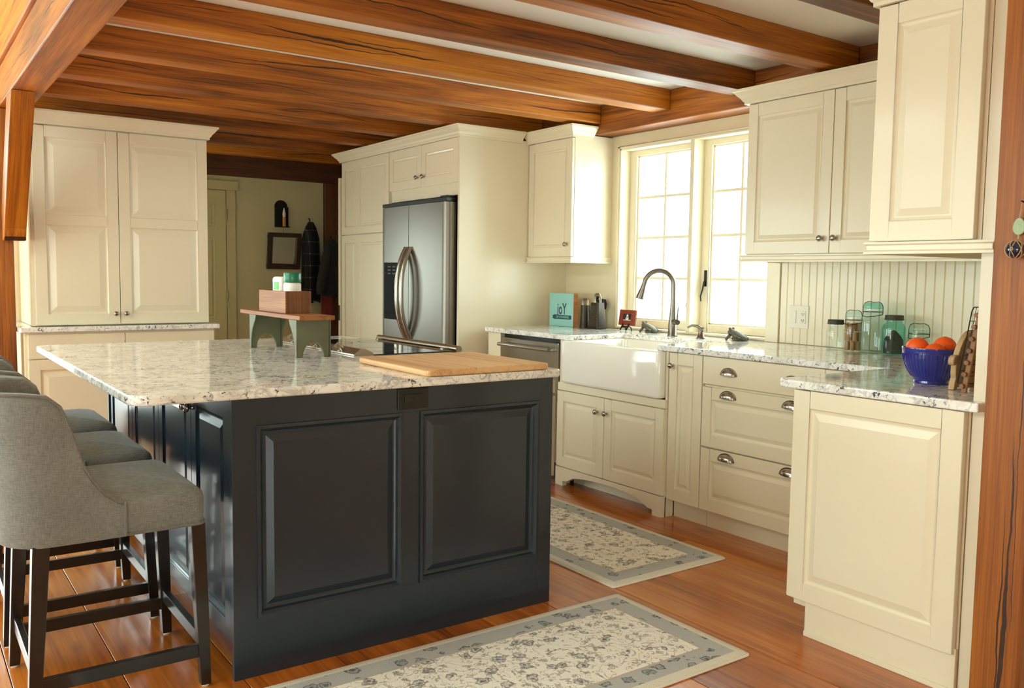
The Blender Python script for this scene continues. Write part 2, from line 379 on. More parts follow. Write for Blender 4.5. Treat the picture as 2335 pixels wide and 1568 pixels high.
def tag(o, label=None, cat=None, group=None, kind=None):
    for k, v in (('label', label), ('category', cat), ('group', group), ('kind', kind)):
        if v: o[k] = v
    return o
def thing(name, loc, label, cat, group=None, kind=None):
    e = bpy.data.objects.new(name, None); COL.objects.link(e); e.location = loc; e.empty_display_size = .1
    ORG[e.name] = Vector(loc); return tag(e, label, cat, group, kind)
def copy_tree(o, parent=None, delta=None):
    c = o.copy(); COL.objects.link(c)
    if parent: c.parent = parent
    else:
        c.location = o.location + Vector(delta); ORG[c.name] = Vector(c.location)
    for ch in list(o.children): copy_tree(ch, c)
    return c
def mould(path, prof, flip=False):
    """mitred moulding: path of (x,y), profile of (out, z); out is to the right of the path"""
    P = [Vector((x, y)) for x, y in path]; loops = []
    for i, p in enumerate(P):
        ns = []
        for a, b in ((i-1, i), (i, i+1)):
            if 0 <= a and b < len(P):
                d = (P[b]-P[a]).normalized(); n = Vector((d.y, -d.x)); ns.append(-n if flip else n)
        n = ns[0] if len(ns) == 1 else (ns[0]+ns[1])/(1+ns[0].dot(ns[1]))
        loops.append([Vector((p.x+n.x*o, p.y+n.y*o, z)) for o, z in prof])
    return MB().loft(loops)
def crown_prof(z0, z1, out=.062):
    h = z1-z0
    return [(0, z0), (.014, z0), (.014, z0+.16*h), (.02, z0+.22*h), (.028, z0+.4*h), (.044, z0+.62*h), (.053, z0+.78*h), (out-.006, z0+.82*h), (out, z0+.86*h), (out, z1), (0, z1)]
RAIL_PROF = [(-.012, 1.393), (.013, 1.393), (.013, 1.387), (.006, 1.382), (.006, 1.368), (.013, 1.363), (.013, 1.355), (-.012, 1.355)]

def knob(parent, F, u, v, w, r=.0155, mat='nickel'):
    p = F(u, v, w); q = F(u, v, w+1)-p
    ax = '-Y' if q.y < -.5 else '+Y' if q.y > .5 else '+X' if q.x > .5 else '-X'
    prof = [(.006, 0), (.007, .002), (.0055, .006), (.005, .012), (.007, .015), (r*.85, .017), (r, .0205), (r*.97, .025), (r*.75, .029), (r*.35, .031), (.0005, .0315)]
    return build(MB().lathe(prof, p, ax, 20), 'knob', mat, parent, smooth=True)
def cup_pull(parent, F, u, v, w, a=.047, b=.034, c=.026):
    mb = MB(); n, mseg = 20, 8
    def shell(k, dz):
        return [[F(u + a*k*math.cos(PI*i/n), v + dz + b*k*math.sin(PI*i/n)*math.cos(PI/2*j/mseg), w + c*k*math.sin(PI*i/n)*math.sin(PI/2*j/mseg)) for j in range(mseg+1)] for i in range(n+1)]
    mb.loft(shell(1, 0), cap=False, closed=False); mb.loft(shell(.9, 0), cap=False, closed=False)
    o, i_ = shell(1, 0), shell(.9, 0)
    mb.loft([[r[-1] for r in o], [r[-1] for r in i_]], cap=False, closed=False)
    # flange against the drawer
    mb.prism([(u + (a+.006)*math.cos(PI*i/n), v-.002+(b+.006)*math.sin(PI*i/n)) for i in range(n+1)], F, w, w+.002)
    return build(mb, 'cup_pull', 'nickel', parent, smooth=True)
def panel_loops(F, u0, u1, v0, v1, t, b1=.034):
    prof = [(0, t-.004), (.004, t-.008), (.011, t-.0105), (.015, t-.0105), (b1, t-.0025), (b1+.004, t-.0025)]
    return [[F(u, v, w) for u, v in ((u0+i, v0+i), (u1-i, v0+i), (u1-i, v1-i), (u0+i, v1-i))] for i, w in prof]
def raised(parent, F, u0, u1, v0, v1, t=.021, st=.06, rl=.062, mids=(), vmids=(), mat='cream', name='door', mid_w=.055, b1=.034):
    """frame-and-panel door: stiles, rails, raised panels; mids are heights of cross rails, vmids positions of middle stiles"""
    mb = MB()
    mb.fbox(F, u0, u0+st, v0, v1, 0, t); mb.fbox(F, u1-st, u1, v0, v1, 0, t)
    mb.fbox(F, u0+st, u1-st, v0, v0+rl, 0, t); mb.fbox(F, u0+st, u1-st, v1-rl, v1, 0, t)
    us = [u0+st] ; 
    for c in vmids: mb.fbox(F, c-mid_w/2, c+mid_w/2, v0+rl, v1-rl, 0, t); us += [c-mid_w/2, c+mid_w/2]
    us.append(u1-st)
    vs = [v0+rl]
    for c in mids:
        for k in range(0, len(us), 2): mb.fbox(F, us[k], us[k+1], c-mid_w/2, c+mid_w/2, 0, t)
        vs += [c-mid_w/2, c+mid_w/2]
    vs.append(v1-rl)
    d = build(mb, name, mat, parent, bevel=.0013, seg=1)
    for i in range(0, len(us), 2):
        for j in range(0, len(vs), 2):
            ls = panel_loops(F, us[i], us[i+1], vs[j], vs[j+1], t, b1)
            build(MB().loft(ls, cap=False).add(ls[-1], [(0, 1, 2, 3)]).add([F(us[i], vs[j], .002), F(us[i+1], vs[j], .002), F(us[i+1], vs[j+1], .002), F(us[i], vs[j+1], .002)], [(0, 1, 2, 3)]), 'panel', mat, d)
    return d
def slab(parent, F, u0, u1, v0, v1, t=.021, mat='cream', name='drawer', bevel=.002):
    return build(MB().fbox(F, u0, u1, v0, v1, 0, t), name, mat, parent, bevel=bevel)
def boxo(name, mat, dims, parent=None, bevel=.0, **k):
    return build(MB().box(*dims), name, mat, parent, bevel=bevel, **k)
def S(o): o['kind'] = 'structure'; return o
def rrect(x0, x1, y0, y1, r, n=6):
    pts = []
    for cx, cy, a0 in ((x1-r, y0+r, -PI/2), (x1-r, y1-r, 0), (x0+r, y1-r, PI/2), (x0+r, y0+r, PI)):
        pts += [(cx+r*math.cos(a0+PI/2*k/n), cy+r*math.sin(a0+PI/2*k/n)) for k in range(n+1)]
    return pts
def sub_rows(n): return range(n)

CT, CB = .915, .885
YW = 4.03
ZC = 2.389

# ================================================================== THE SETTING
# floor: wide boards running along X, each a part of the floor
floor = S(boxo('floor', 'subfloor', (-8.75, 3.0, -3.6, 4.2, -.08, -.021)))
rows = [-3.6, -3.28, -2.97, -2.62, -2.3, -1.98, -1.62, -1.3, -.97, -.66, -.35, -.05, .262, .555, .86, 1.17, 1.46, 1.75, 2.035, 2.38, 2.68, 3.12, 3.42, 3.75, 4.2]
rp = random.Random(3)
for i in range(len(rows)-1):
    y0, y1 = rows[i]+.0017, rows[i+1]-.0017
    x = -8.75 - rp.random()*1.5
    while x < 3.0:
        ln = 2.2 + rp.random()*2.2
        a, b = max(x, -8.75)+.0008, min(x+ln, 3.0)-.0008
        if b-a > .05: build(MB().box(a, b, y0, y1, -.02, 0), 'plank', 'plank', floor, bevel=.0007, seg=1)
        x += ln
S(boxo('ceiling', 'ceiling_paint', (-8.75, 3.0, .71, 4.2, ZC, ZC+.1)))
S(boxo('ceiling_great_room', 'ceiling_paint', (-6.74, 3.1, -3.7, .71, 4.6, 4.7)))
def wall_open(name, mat, axis, c0, c1, lo, hi, z0, z1, openings):
    """wall slab between c0 and c1 on its thin axis, running lo..hi, with openings (a, b, za, zb)"""
    mb = MB(); cur = lo
    def put(a, b, za, zb):
        if b-a > 1e-4 and zb-za > 1e-4:
            mb.box(a, b, c0, c1, za, zb) if axis == 'X' else mb.box(c0, c1, a, b, za, zb)
    for op_ in openings:
        a, b = op_[:2]; put(cur, a, z0, z1); zz = z0
        for k in range(2, len(op_), 2): put(a, b, zz, op_[k]); zz = op_[k+1]
        put(a, b, zz, z1); cur = b
    put(cur, hi, z0, z1)
    return S(build(mb, name, mat))
WX0, WX1, WZ0, WZ1 = -4.44, -3.185, .921, 2.12
wall_window = wall_open('wall_window', 'wall_paint', 'X', YW, YW+.2, -8.75, -1.247, 0, ZC, [(WX0, WX1, WZ0, WZ1)])
wall_open('wall_south', 'wall_paint', 'X', SOUTH_Y-.12, SOUTH_Y, -6.74, 3.1, 0, 4.6, [(a, b, S_Z0, S_Z1, S_Z2, S_Z3) for a, b in SOUTH_WIN])
wall_open('wall_west', 'wall_paint', 'Y', WEST_X-.12, WEST_X, -3.6, 1.85, 0, 4.6, [(W_Y0, W_Y1, W_Z0, W_Z1)])
wall_open('wall_east', 'wall_paint', 'Y', EAST_X, EAST_X+.12, -3.6, 2.75, 0, 4.6, [(E_Y0, E_Y1, E_Z0, E_Z1)])
S(boxo('wall_north', 'wall_paint', (-1.2465, 3.1, 2.7455, 2.88, 0, ZC)))
S(boxo('wall_loft', 'wall_paint', (-6.62, 3.0, .715, .80, ZC+.1, 4.6)))
wall_right = S(boxo('wall_right', 'cream', (-1.322, -1.247, 2.642, YW, 0, ZC)))
wall_far = wall_open('wall_far', 'hall_paint', 'Y', -8.12, -8.0, .40, 3.43, 0, ZC, [(.56, 1.70, .75, 1.76)])  # opening for the added hall window, hidden behind the hutch
S(boxo('wall_hall', 'hall_paint', (-8.12, -6.74, .40, .50, 0, ZC)))
S(boxo('ceiling_hall', 'ceiling_paint', (-8.75, -6.74, .40, .71, ZC, ZC+.1)))
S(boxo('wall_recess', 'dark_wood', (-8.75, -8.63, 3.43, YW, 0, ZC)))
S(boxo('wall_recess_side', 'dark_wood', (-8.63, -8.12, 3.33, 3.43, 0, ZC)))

# beadboard behind the jars: narrow boards with grooves between them
bx = -3.097
while bx < -1.34:
    build(MB().box(bx+.0012, min(bx+.0435, -1.325), YW-.011, YW-.0005, CT+.001, 1.40), 'bead_board', 'cream', wall_window, bevel=.0022, seg=1)
    build(MB().tube([(bx+.0448, YW-.0065, CT+.001), (bx+.0448, YW-.0065, 1.40)], .0024, 6), 'bead', 'cream', wall_window, smooth=True)
    bx += .0462
# casing board beside the window
S(boxo('trim_1', 'cream', (-3.188, -3.100, YW-.02, YW-.0005, CT+.001, 2.2), bevel=.002))

# window: two casements of eight panes each
def casement(name, x0, x1, lever):
    z0, z1 = WZ0+.012, WZ1-.012
    root = thing(name, ((x0+x1)/2, YW+.1, z0), None, None); root['kind'] = 'structure'
    F = FR('-Y', YW+.128); st = .062
    mb = MB()
    mb.fbox(F, x0, x0+st, z0, z1, 0, .05); mb.fbox(F, x1-st, x1, z0, z1, 0, .05)
    mb.fbox(F, x0+st, x1-st, z0, z0+.05, 0, .05); mb.fbox(F, x0+st, x1-st, z1-.035, z1, 0, .05)
    # stepped stop around the glass
    for a, b, c, d in ((x0+st, x0+st+.012, z0+.05, z1-.035), (x1-st-.012, x1-st, z0+.05, z1-.035), (x0+st, x1-st, z0+.05, z0+.06), (x0+st, x1-st, z1-.045, z1-.035)):
        mb.fbox(F, a, b, c, d, .004, .034)
    build(mb, 'sash_frame', 'cream', root, bevel=.002)
    gx0, gx1, gz0, gz1 = x0+st+.012, x1-st-.012, z0+.06, z1-.045
    mx = (gx0+gx1)/2; hz = (gz1-gz0)/4
    build(MB().fbox(F, mx-.009, mx+.009, gz0, gz1, .006, .03), 'muntin', 'cream', root, bevel=.002)
    for k in (1, 2, 3):
        build(MB().fbox(F, gx0, gx1, gz0+k*hz-.009, gz0+k*hz+.009, .006, .029), 'muntin', 'cream', root, bevel=.002)
    for a, b in ((gx0, mx), (mx, gx1)):
        for k in range(4):
            build(MB().fbox(F, a+.0005, b-.0005, gz0+k*hz+.0005, gz0+(k+1)*hz-.0005, .014, .018), 'pane', 'window_glass', root)
    # lever latch
    lx, lz = lever
    lp = [F(lx, lz, .05), F(lx, lz, .062), F(lx-.004, lz-.05, .07), F(lx-.012, lz-.09, .078), F(lx-.004, lz-.12, .082)]
    lv = build(MB().tube(lp, [.006, .006, .005, .0045, .004], 8), 'latch', 'iron', root, smooth=True)
    build(MB().fbox(F, lx-.011, lx+.011, lz-.03, lz+.07, .0495, .054), 'latch_plate', 'iron', lv, bevel=.002)
    return root
casement('window_1', WX0+.012, -3.80, (-3.845, 1.19)); casement('window_2', -3.768, WX1-.012, (-3.728, 1.245))
# frame of the opening: jambs, head, sill and mullion
mb = MB()
mb.box(WX0, WX0+.012, YW-.008, YW+.13, WZ0, WZ1); mb.box(WX1-.012, WX1, YW-.008, YW+.13, WZ0, WZ1)
mb.box(WX0, WX1, YW-.008, YW+.13, WZ1-.012, WZ1); mb.box(WX0, WX1, YW-.012, YW+.13, WZ0, WZ0+.012)
mb.box(-3.80, -3.768, YW-.012, YW+.13, WZ0+.012, WZ1-.012)
wf = S(build(mb, 'trim_2', 'cream', bevel=.0015))
mb = MB()
for x0, x1, z0, z1 in ((WX0-.012, WX0, WZ0, WZ1+.012), (WX1, WX1+.003, WZ0, WZ1+.012), (WX0-.012, WX1, WZ1, WZ1+.012)):
    mb.box(x0, x1, YW-.014, YW-.0005, z0, z1)
S(build(mb, 'trim_3', 'cream', bevel=.003))

# plain sashes in the unseen daylight openings, inferred and added ones alike
def plain_window(n, axis, c, a, b, z0, z1, nu, nv):
    mid = ((a+b)/2, c, z0) if axis == 'X' else (c, (a+b)/2, z0)
    root = thing('window_%d' % n, mid, None, None, kind='structure')
    F = (lambda u, v, q: Vector((u, c+q, v))) if axis == 'X' else (lambda u, v, q: Vector((c+q, u, v)))
    mb = MB(); mb.fbox(F, a, a+.06, z0, z1, -.03, .03); mb.fbox(F, b-.06, b, z0, z1, -.03, .03)
    mb.fbox(F, a+.06, b-.06, z0, z0+.06, -.03, .03); mb.fbox(F, a+.06, b-.06, z1-.06, z1, -.03, .03)
    build(mb, 'sash_frame', 'cream', root, bevel=.003)
    u0, u1, v0, v1 = a+.06, b-.06, z0+.06, z1-.06
    for i in range(1, nu): build(MB().fbox(F, u0+(u1-u0)*i/nu-.012, u0+(u1-u0)*i/nu+.012, v0, v1, -.02, .02), 'muntin', 'cream', root)
    for i in range(1, nv): build(MB().fbox(F, u0, u1, v0+(v1-v0)*i/nv-.012, v0+(v1-v0)*i/nv+.012, -.019, .019), 'muntin', 'cream', root)
    for i in range(nu):
        for k in range(nv):
            build(MB().fbox(F, u0+(u1-u0)*i/nu+.001, u0+(u1-u0)*(i+1)/nu-.001, v0+(v1-v0)*k/nv+.001, v0+(v1-v0)*(k+1)/nv-.001, -.002, .002), 'pane', 'window_glass', root)
wn = 3
for a, b in SOUTH_WIN:
    plain_window(wn, 'X', SOUTH_Y-.06, a, b, S_Z0, S_Z1, 2, 2); plain_window(wn+1, 'X', SOUTH_Y-.06, a, b, S_Z2, S_Z3, 2, 2); wn += 2  # upper row is added to light the horizontal surfaces
plain_window(wn, 'Y', WEST_X-.06, W_Y0, W_Y1, W_Z0, W_Z1, 4, 3); plain_window(wn+1, 'Y', EAST_X+.06, E_Y0, E_Y1, E_Z0, E_Z1, 3, 2)
plain_window(wn+2, 'Y', -8.06, .56, 1.70, .75, 1.76, 2, 2)  # added hall window, out of view, there for its light

# timber frame
def timber(name, dims, ax, label, cat='beam', group=None, bevel=.006):
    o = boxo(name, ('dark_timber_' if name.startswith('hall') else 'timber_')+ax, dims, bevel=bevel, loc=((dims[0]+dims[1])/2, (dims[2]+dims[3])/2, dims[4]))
    return tag(o, label, cat, group)
xr = -1.9285
ORD = ['first', 'second', 'third', 'fourth', 'fifth', 'sixth', 'seventh', 'eighth', 'ninth', 'tenth']
jr = random.Random(5)
for i in range(10):
    wv = .125 + jr.uniform(-.003, .003); zz = 2.267 + jr.uniform(-.002, .002)
    timber('ceiling_joist', (xr-wv, xr, .712, 3.848, zz, ZC-.0005), 'Y', ORD[i]+' exposed timber ceiling joist counted from the cabinet beside the large post', 'joist', 'ceiling joists over the kitchen')
    xr -= .6285
timber('girt_beam', (-7.8, -1.25, 3.85, YW-.0005, 2.205, ZC-.0005), 'X', 'orange timber beam along the wall above the kitchen window')
timber('summer_beam', (-6.15, 1.6, .552, .711, 2.205, 2.415), 'X', 'heavy timber beam carrying the joist ends above the bar stools')
timber('fascia_timber', (-6.15, 1.6, .535, .70, 2.425, 2.80), 'X', 'dark wood fascia board above the heavy timber beam')
timber('timber_post', (-6.17, -5.99, .43, .609, 0, 2.204), 'Z', 'timber post beside the tall white hutch', 'post')
timber('timber_post', (-1.245, -1.108, 2.55, 2.745, 0, 2.60), 'Z', 'large timber post at the end of the cabinets by the fruit bowl', 'post').data.materials[0] = MATS['timber_post']
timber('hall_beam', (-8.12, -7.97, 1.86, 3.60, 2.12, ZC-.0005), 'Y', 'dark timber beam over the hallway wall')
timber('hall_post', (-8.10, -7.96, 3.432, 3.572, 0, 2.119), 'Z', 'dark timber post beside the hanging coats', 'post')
# knee brace between post and beam
F = FR('-Y', .665)
br = build(MB().prism([(-5.99, 1.43), (-5.985, 1.62), (-5.54, 2.203), (-5.33, 2.203), (-5.865, 1.50), (-5.90, 1.43)], F, 0, .115), 'knee_brace', 'timber_Z', bevel=.006, loc=(-5.9, .6, 1.43))
br.data.transform(Matrix.Rotation(math.radians(-37), 4, 'Y')); br.rotation_euler = (0, math.radians(37), 0)
tag(br, 'slanting timber knee brace under the heavy beam', 'brace')

# hallway door on the far wall
d1 = thing('door_1', (-7.99, 2.12, 0), None, None, kind='structure')
F = FR('+X', -7.999)
raised(d1, F, 1.90, 2.485, .008, 1.985, t=.03, st=.1, rl=.12, mids=(.80, 1.62), vmids=(2.19,), mat='hall_paint', name='leaf', mid_w=.09, b1=.03)
mb = MB(); mb.fbox(F, 2.492, 2.575, 0, 2.06, 0, .022); mb.fbox(F, 1.86, 2.60, 1.993, 2.075, 0, .026); build(mb, 'casing', 'hall_paint', d1, bevel=.002)
for z in (1.77, 1.04, .25):
    build(MB().tube([(-7.962, 2.489, z-.05), (-7.962, 2.489, z+.05)], .007, 10), 'hinge', 'pewter', d1, smooth=True)
# door standing open beside the pantry
d2 = thing('door_2', (-6.94, 3.5, 0), None, None, kind='structure')
build(MB().box(-6.985, -6.945, 3.13, 3.95, .01, 2.065), 'leaf', 'cream', d2, bevel=.003)
build(MB().box(-6.976, -6.954, 3.126, 3.131, .86, .99), 'latch_plate', 'iron', d2)

# ================================================================== CABINETS ON THE WINDOW WALL
Fb = FR('-Y', 3.33)          # carcass face of base cabinets; door fronts reach 3.309
# --- sink base, standing a little forward on feet with an arched valance
sb = thing('sink_cabinet', (-3.69, 3.65, 0), 'cream sink base cabinet with two doors and an arched foot valance', 'cabinet')
SX0, SX1 = -4.142, -3.238
build(MB().box(SX0, SX1, 3.305, 4.02, .112, .60).box(SX0, -4.095, 3.305, 4.02, .6, .884).box(-3.252, SX1, 3.305, 4.02, .6, .884), 'carcass', 'cream', sb)
Fs = FR('-Y', 3.305)
d = raised(sb, Fs, SX0+.004, -3.712, .118, .578, t=.022); knob(d, Fs, -3.765, .495, .022)
d = raised(sb, Fs, -3.708, SX1-.004, .118, .578, t=.022); knob(d, Fs, -3.692+.006, .495, .022)
slab(sb, Fs, SX0, SX1, .582, .628, t=.016, name='rail')
arch = [(SX0, 0), (SX0+.07, 0), (SX0+.07, .03)]
for k in range(13):
    u = -1+2*k/12; arch.append(((SX0+SX1)/2 + u*.345, .033+.052*math.sqrt(max(0, 1-u*u))))
arch += [(SX1-.07, .03), (SX1-.07, 0), (SX1, 0), (SX1, .113), (SX0, .113)]
build(MB().prism(arch, Fs, -.01, .024), 'valance', 'cream', sb, bevel=.0015, seg=1, ang=50)
build(MB().box(SX1-.035, SX1, 3.305, 3.37, 0, .112), 'foot', 'cream', sb, bevel=.002)
build(MB().box(SX0, SX0+.035, 3.305, 3.37, 0, .112), 'foot', 'cream', sb, bevel=.002)
build(MB().box(SX0+.035, SX1-.035, 3.40, 3.415, 0, .112), 'toe_board', 'cream', sb)
build(MB().box(SX0-.006, SX0-.0005, 3.262, 3.284, .505, .555), 'hinge', 'pewter', sb, bevel=.002)
# --- narrow pull-out and wide drawers
pc = thing('pull_out_cabinet', (-3.12, 3.65, 0), 'narrow cream pull-out cabinet between the sink and the drawers', 'cabinet')
build(MB().box(-3.236, -3.006, 3.33, 4.02, .10, .884), 'carcass', 'cream', pc)
d = raised(pc, Fb, -3.234, -3.008, .104, .880, t=.021, st=.058); knob(d, Fb, -3.21, .812, .021)
build(MB().box(-3.236, -3.006, 3.375, 3.39, 0, .10), 'toe_board', 'cream', pc)
dc = thing('drawer_cabinet', (-2.65, 3.65, 0), 'wide cream drawer cabinet with nickel cup pulls under the window counter', 'cabinet')
DX0, DX1 = -3.003, -2.30
build(MB().box(DX0, DX1, 3.33, 4.02, .10, .884), 'carcass', 'cream', dc)
build(MB().box(DX0, DX1, 3.375, 3.39, 0, .10), 'toe_board', 'cream', dc)
d = slab(dc, Fb, DX0+.002, DX1, .742, .880)
for u in (-2.836, -2.467): cup_pull(d, Fb, u, .797, .021)
for z0, z1, zp in ((.428, .728, .684), (.104, .420, .376)):
    d = raised(dc, Fb, DX0+.002, DX1, z0, z1, name='drawer')
    for u in (-2.836, -2.467): cup_pull(d, Fb, u, zp, .021)
# corner and right-hand leg of cabinets
cc = thing('corner_cabinet', (-2.1, 3.6, 0), 'cream corner cabinet where the counter turns', 'cabinet')
build(MB().box(-2.298, -1.325, 3.33, 4.015, .10, .884).box(-2.298, -1.90, 3.375, 3.39, 0, .10), 'carcass', 'cream', cc)
slab(cc, Fb, -2.298, -1.96, .104, .880, name='door')
lc = thing('end_cabinet', (-1.62, 2.95, 0), 'cream end cabinet with a large raised side panel next to the timber post', 'cabinet')
build(MB().box(-1.925, -1.325, 2.64, 3.305, .10, .884), 'carcass', 'cream', lc)
Fl = FR('-X', -1.925)
for z0, z1 in ((.742, .880), (.428, .734), (.104, .420)):
    d = (slab if z0 > .7 else raised)(lc, Fl, 2.66, 3.27, z0, z1, t=.018, name='drawer')
build(MB().box(-1.868, -1.325, 2.64, 3.305, 0, .10), 'toe_board', 'cream', lc, bevel=.001)
Fe = FR('-Y', 2.64)
build(MB().fbox(Fe, -1.868, -1.326, 0, .145, 0, .012).fbox(Fe, -1.868, -1.326, 0, .018, .012, .018), 'base_panel', 'cream', lc, bevel=.0012, seg=1)
raised(lc, Fe, -1.940, -1.333, .128, .880, t=.026, st=.067, rl=.062, name='end_panel', b1=.04)

# --- dishwasher and filler
fl = thing('filler_panel', (-4.86, 3.6, 0), 'narrow cream filler panel between refrigerator cabinet and dishwasher', 'panel')
build(MB().box(-4.94, -4.795, 3.312, 4.02, 0, .884), 'board', 'cream', fl, bevel=.002)
dw = thing('dishwasher', (-4.47, 3.65, 0), 'stainless steel dishwasher with a bar handle left of the sink', 'dishwasher')
build(MB().box(-4.79, -4.147, 3.345, 4.0, .0, .882), 'cavity', 'black', dw)
build(MB().box(-4.782, -4.172, 3.312, 3.345, .115, .858), 'door', 'steel', dw, bevel=.006)
build(MB().tube([(-4.755, 3.268, .815), (-4.21, 3.268, .815)], .0125, 14), 'handle', 'steel', dw, smooth=True)
for x in (-4.735, -4.23): build(MB().box(x-.012, x+.012, 3.27, 3.313, .806, .824), 'handle_mount', 'steel', dw, bevel=.003)
build(MB().box(-4.782, -4.172, 3.36, 3.375, .0, .11), 'toe_board', 'black', dw)

# --- worktop, one continuous slab round the sink and along the right leg
cnt = [(-4.945, YW-.012), (-4.945, 3.285), (-4.06, 3.285), (-4.05, 3.295), (-4.05, 3.74), (-3.315, 3.74), (-3.315, 3.295), (-3.305, 3.285), (-2.0, 3.285), (-2.0, 2.61), (-1.985, 2.595), (-1.283, 2.595), (-1.283, 2.640), (-1.3235, 2.640), (-1.3235, YW-.012)]
ob = build(MB().prism(cnt, FR('+Z', CB), 0, CT-CB), 'worktop', 'granite', bevel=.006, seg=3, loc=(-3, 3.6, CB))
tag(ob, 'polished speckled granite worktop running under the window and round the corner', 'worktop')
# --- apron sink
sk = thing('apron_sink', (-3.67, 3.5, .61), 'white porcelain apron-front farmhouse sink below the kitchen window', 'sink')
a0, a1, z0, z1 = -4.088, -3.258, .632, .8845
outer = rrect(a0, a1, 3.258, 3.78, .028); inner = rrect(-4.045, -3.32, 3.302, 3.735, .04)
def ring(pts, z): return [Vector((x, y, z)) for x, y in pts]
mb = MB(); mb.loft([ring(rrect(a0+.012, a1-.012, 3.27, 3.77, .02), z0), ring(rrect(a0+.003, a1-.003, 3.261, 3.777, .026), z0+.006), ring(outer, z0+.02), ring(outer, z1-.012), ring(rrect(a0+.003, a1-.003, 3.261, 3.777, .026), z1-.004), ring(rrect(a0+.012, a1-.012, 3.27, 3.77, .024), z1), ring(rrect(-4.053, -3.312, 3.292, 3.743, .04), z1), ring(inner, z1-.008), ring(rrect(-4.035, -3.33, 3.312, 3.725, .05), .69), ring(rrect(-3.99, -3.375, 3.36, 3.68, .05), .67)])
build(mb, 'basin', 'porcelain', sk, smooth=True)
build(MB().lathe([(.05, 0), (.05, .004), (.02, .006), (.0005, .006)], (-3.68, 3.56, .670), 'Z', 24), 'drain', 'nickel', sk, smooth=True)

# --- small upper cabinet left of the window
uc = thing('wall_cabinet', (-4.76, 3.86, 1.36), 'small cream single-door wall cabinet between refrigerator and window', 'wall cabinet')
build(MB().box(-5.004, -4.52, 3.70, YW-.001, 1.375, 2.20), 'carcass', 'cream', uc, bevel=.001)
Fu = FR('-Y', 3.70)
d = raised(uc, Fu, -5.0, -4.523, 1.397, 2.172, t=.021, b1=.02); knob(d, Fu, -4.565, 1.478, .021)
build(mould([(-5.004, 3.679), (-4.518, 3.679), (-4.518, 3.845)], crown_prof(2.175, 2.25)), 'crown_moulding', 'cream', uc)
build(mould([(-5.004, 3.679), (-4.518, 3.679), (-4.518, YW-.001)], RAIL_PROF), 'light_rail', 'cream', uc)
# --- upper cabinets right of the window
ur = thing('wall_cabinet', (-2.4, 3.86, 1.36), 'cream two-door wall cabinet above the beadboard and glass jars', 'wall cabinet')
build(MB().box(-3.098, -1.685, 3.72, YW-.001, 1.375, 2.20), 'carcass', 'cream', ur, bevel=.001)
Fu = FR('-Y', 3.72)
d = raised(ur, Fu, -3.092, -2.582, 1.397, 2.172, t=.021); knob(d, Fu, -2.622, 1.468, .021)
d = raised(ur, Fu, -2.578, -2.068, 1.397, 2.172, t=.021); knob(d, Fu, -2.548, 1.468, .021)
build(mould([(-3.1, 3.845), (-3.1, 3.699), (-1.73, 3.699)], crown_prof(2.175, 2.25)), 'crown_moulding', 'cream', ur)
build(mould([(-3.1, YW-.021), (-3.1, 3.699), (-1.68, 3.699)], RAIL_PROF), 'light_rail', 'cream', ur)
ue = thing('wall_cabinet', (-1.5, 3.3, 1.36), 'cream wall cabinet with a raised end panel beside the timber post', 'wall cabinet')
build(MB().box(-1.660, -1.325, 2.642, YW-.001, 1.375, 2.165), 'carcass', 'cream', ue, bevel=.001)
Fe = FR('-Y', 2.642)
raised(ue, Fe, -1.676, -1.338, 1.397, 2.140, t=.024, st=.066, rl=.062, name='end_panel', b1=.038)
raised(ue, FR('-X', -1.660), 2.67, 3.17, 1.397, 2.14, t=.018)
build(mould([(-1.676, 3.62), (-1.676, 2.618), (-1.253, 2.618)], crown_prof(2.143, 2.22)), 'crown_moulding', 'cream', ue)
build(mould([(-1.676, 3.62), (-1.676, 2.622), (-1.285, 2.622), (-1.285, 2.6415)], RAIL_PROF), 'light_rail', 'cream', ue)

# --- refrigerator surround: pantry, bridge cabinet and tall side panel
fs = thing('pantry_cabinet', (-6.45, 3.57, 0), 'tall cream pantry cabinet left of the refrigerator with stacked doors', 'cabinet')
build(MB().box(-6.88, -6.022, 3.135, YW-.001, .0, 2.20), 'carcass', 'cream', fs, bevel=.001)
Fp = FR('-Y', 3.135)
for z0, z1, zk in ((1.583, 2.178, 1.672), (.10, 1.575, 1.275)):
    d = raised(fs, Fp, -6.876, -6.028, z0, z1, t=.021, vmids=(-6.585,), mid_w=.11, b1=.022); knob(d, Fp, -6.058, zk, .021)
build(mould([(-6.882, 3.84), (-6.882, 3.114), (-6.02, 3.114)], crown_prof(2.18, 2.252)), 'crown_moulding', 'cream', fs)
bc = thing('bridge_cabinet', (-5.5, 3.57, 1.8), 'cream two-door cabinet bridging over the refrigerator', 'cabinet')
build(MB().box(-6.019, -5.032, 3.135, YW-.001, 1.862, 2.20), 'carcass', 'cream', bc, bevel=.001)
d = raised(bc, Fp, -6.014, -5.530, 1.885, 2.178, t=.021, b1=.022); knob(d, Fp, -5.575, 1.955, .021)
d = raised(bc, Fp, -5.526, -5.036, 1.885, 2.178, t=.021, b1=.022); knob(d, Fp, -5.485, 1.955, .021)
build(MB().box(-5.985, -5.034, 3.12, 3.16, 1.80, 1.861), 'filler', 'cream', bc)
build(mould([(-6.019, 3.114), (-5.032, 3.114)], crown_prof(2.18, 2.252)), 'crown_moulding', 'cream', bc)
sp = thing('side_panel', (-5.02, 3.57, 0), 'tall plain cream panel on the right side of the refrigerator', 'panel')
build(MB().box(-5.030, -5.0065, 3.112, YW-.001, .0, 2.20), 'board', 'cream', sp, bevel=.0015)
build(mould([(-5.031, 3.114), (-5.005, 3.114), (-5.005, 3.612)], crown_prof(2.18, 2.252)), 'crown_moulding', 'cream', sp)

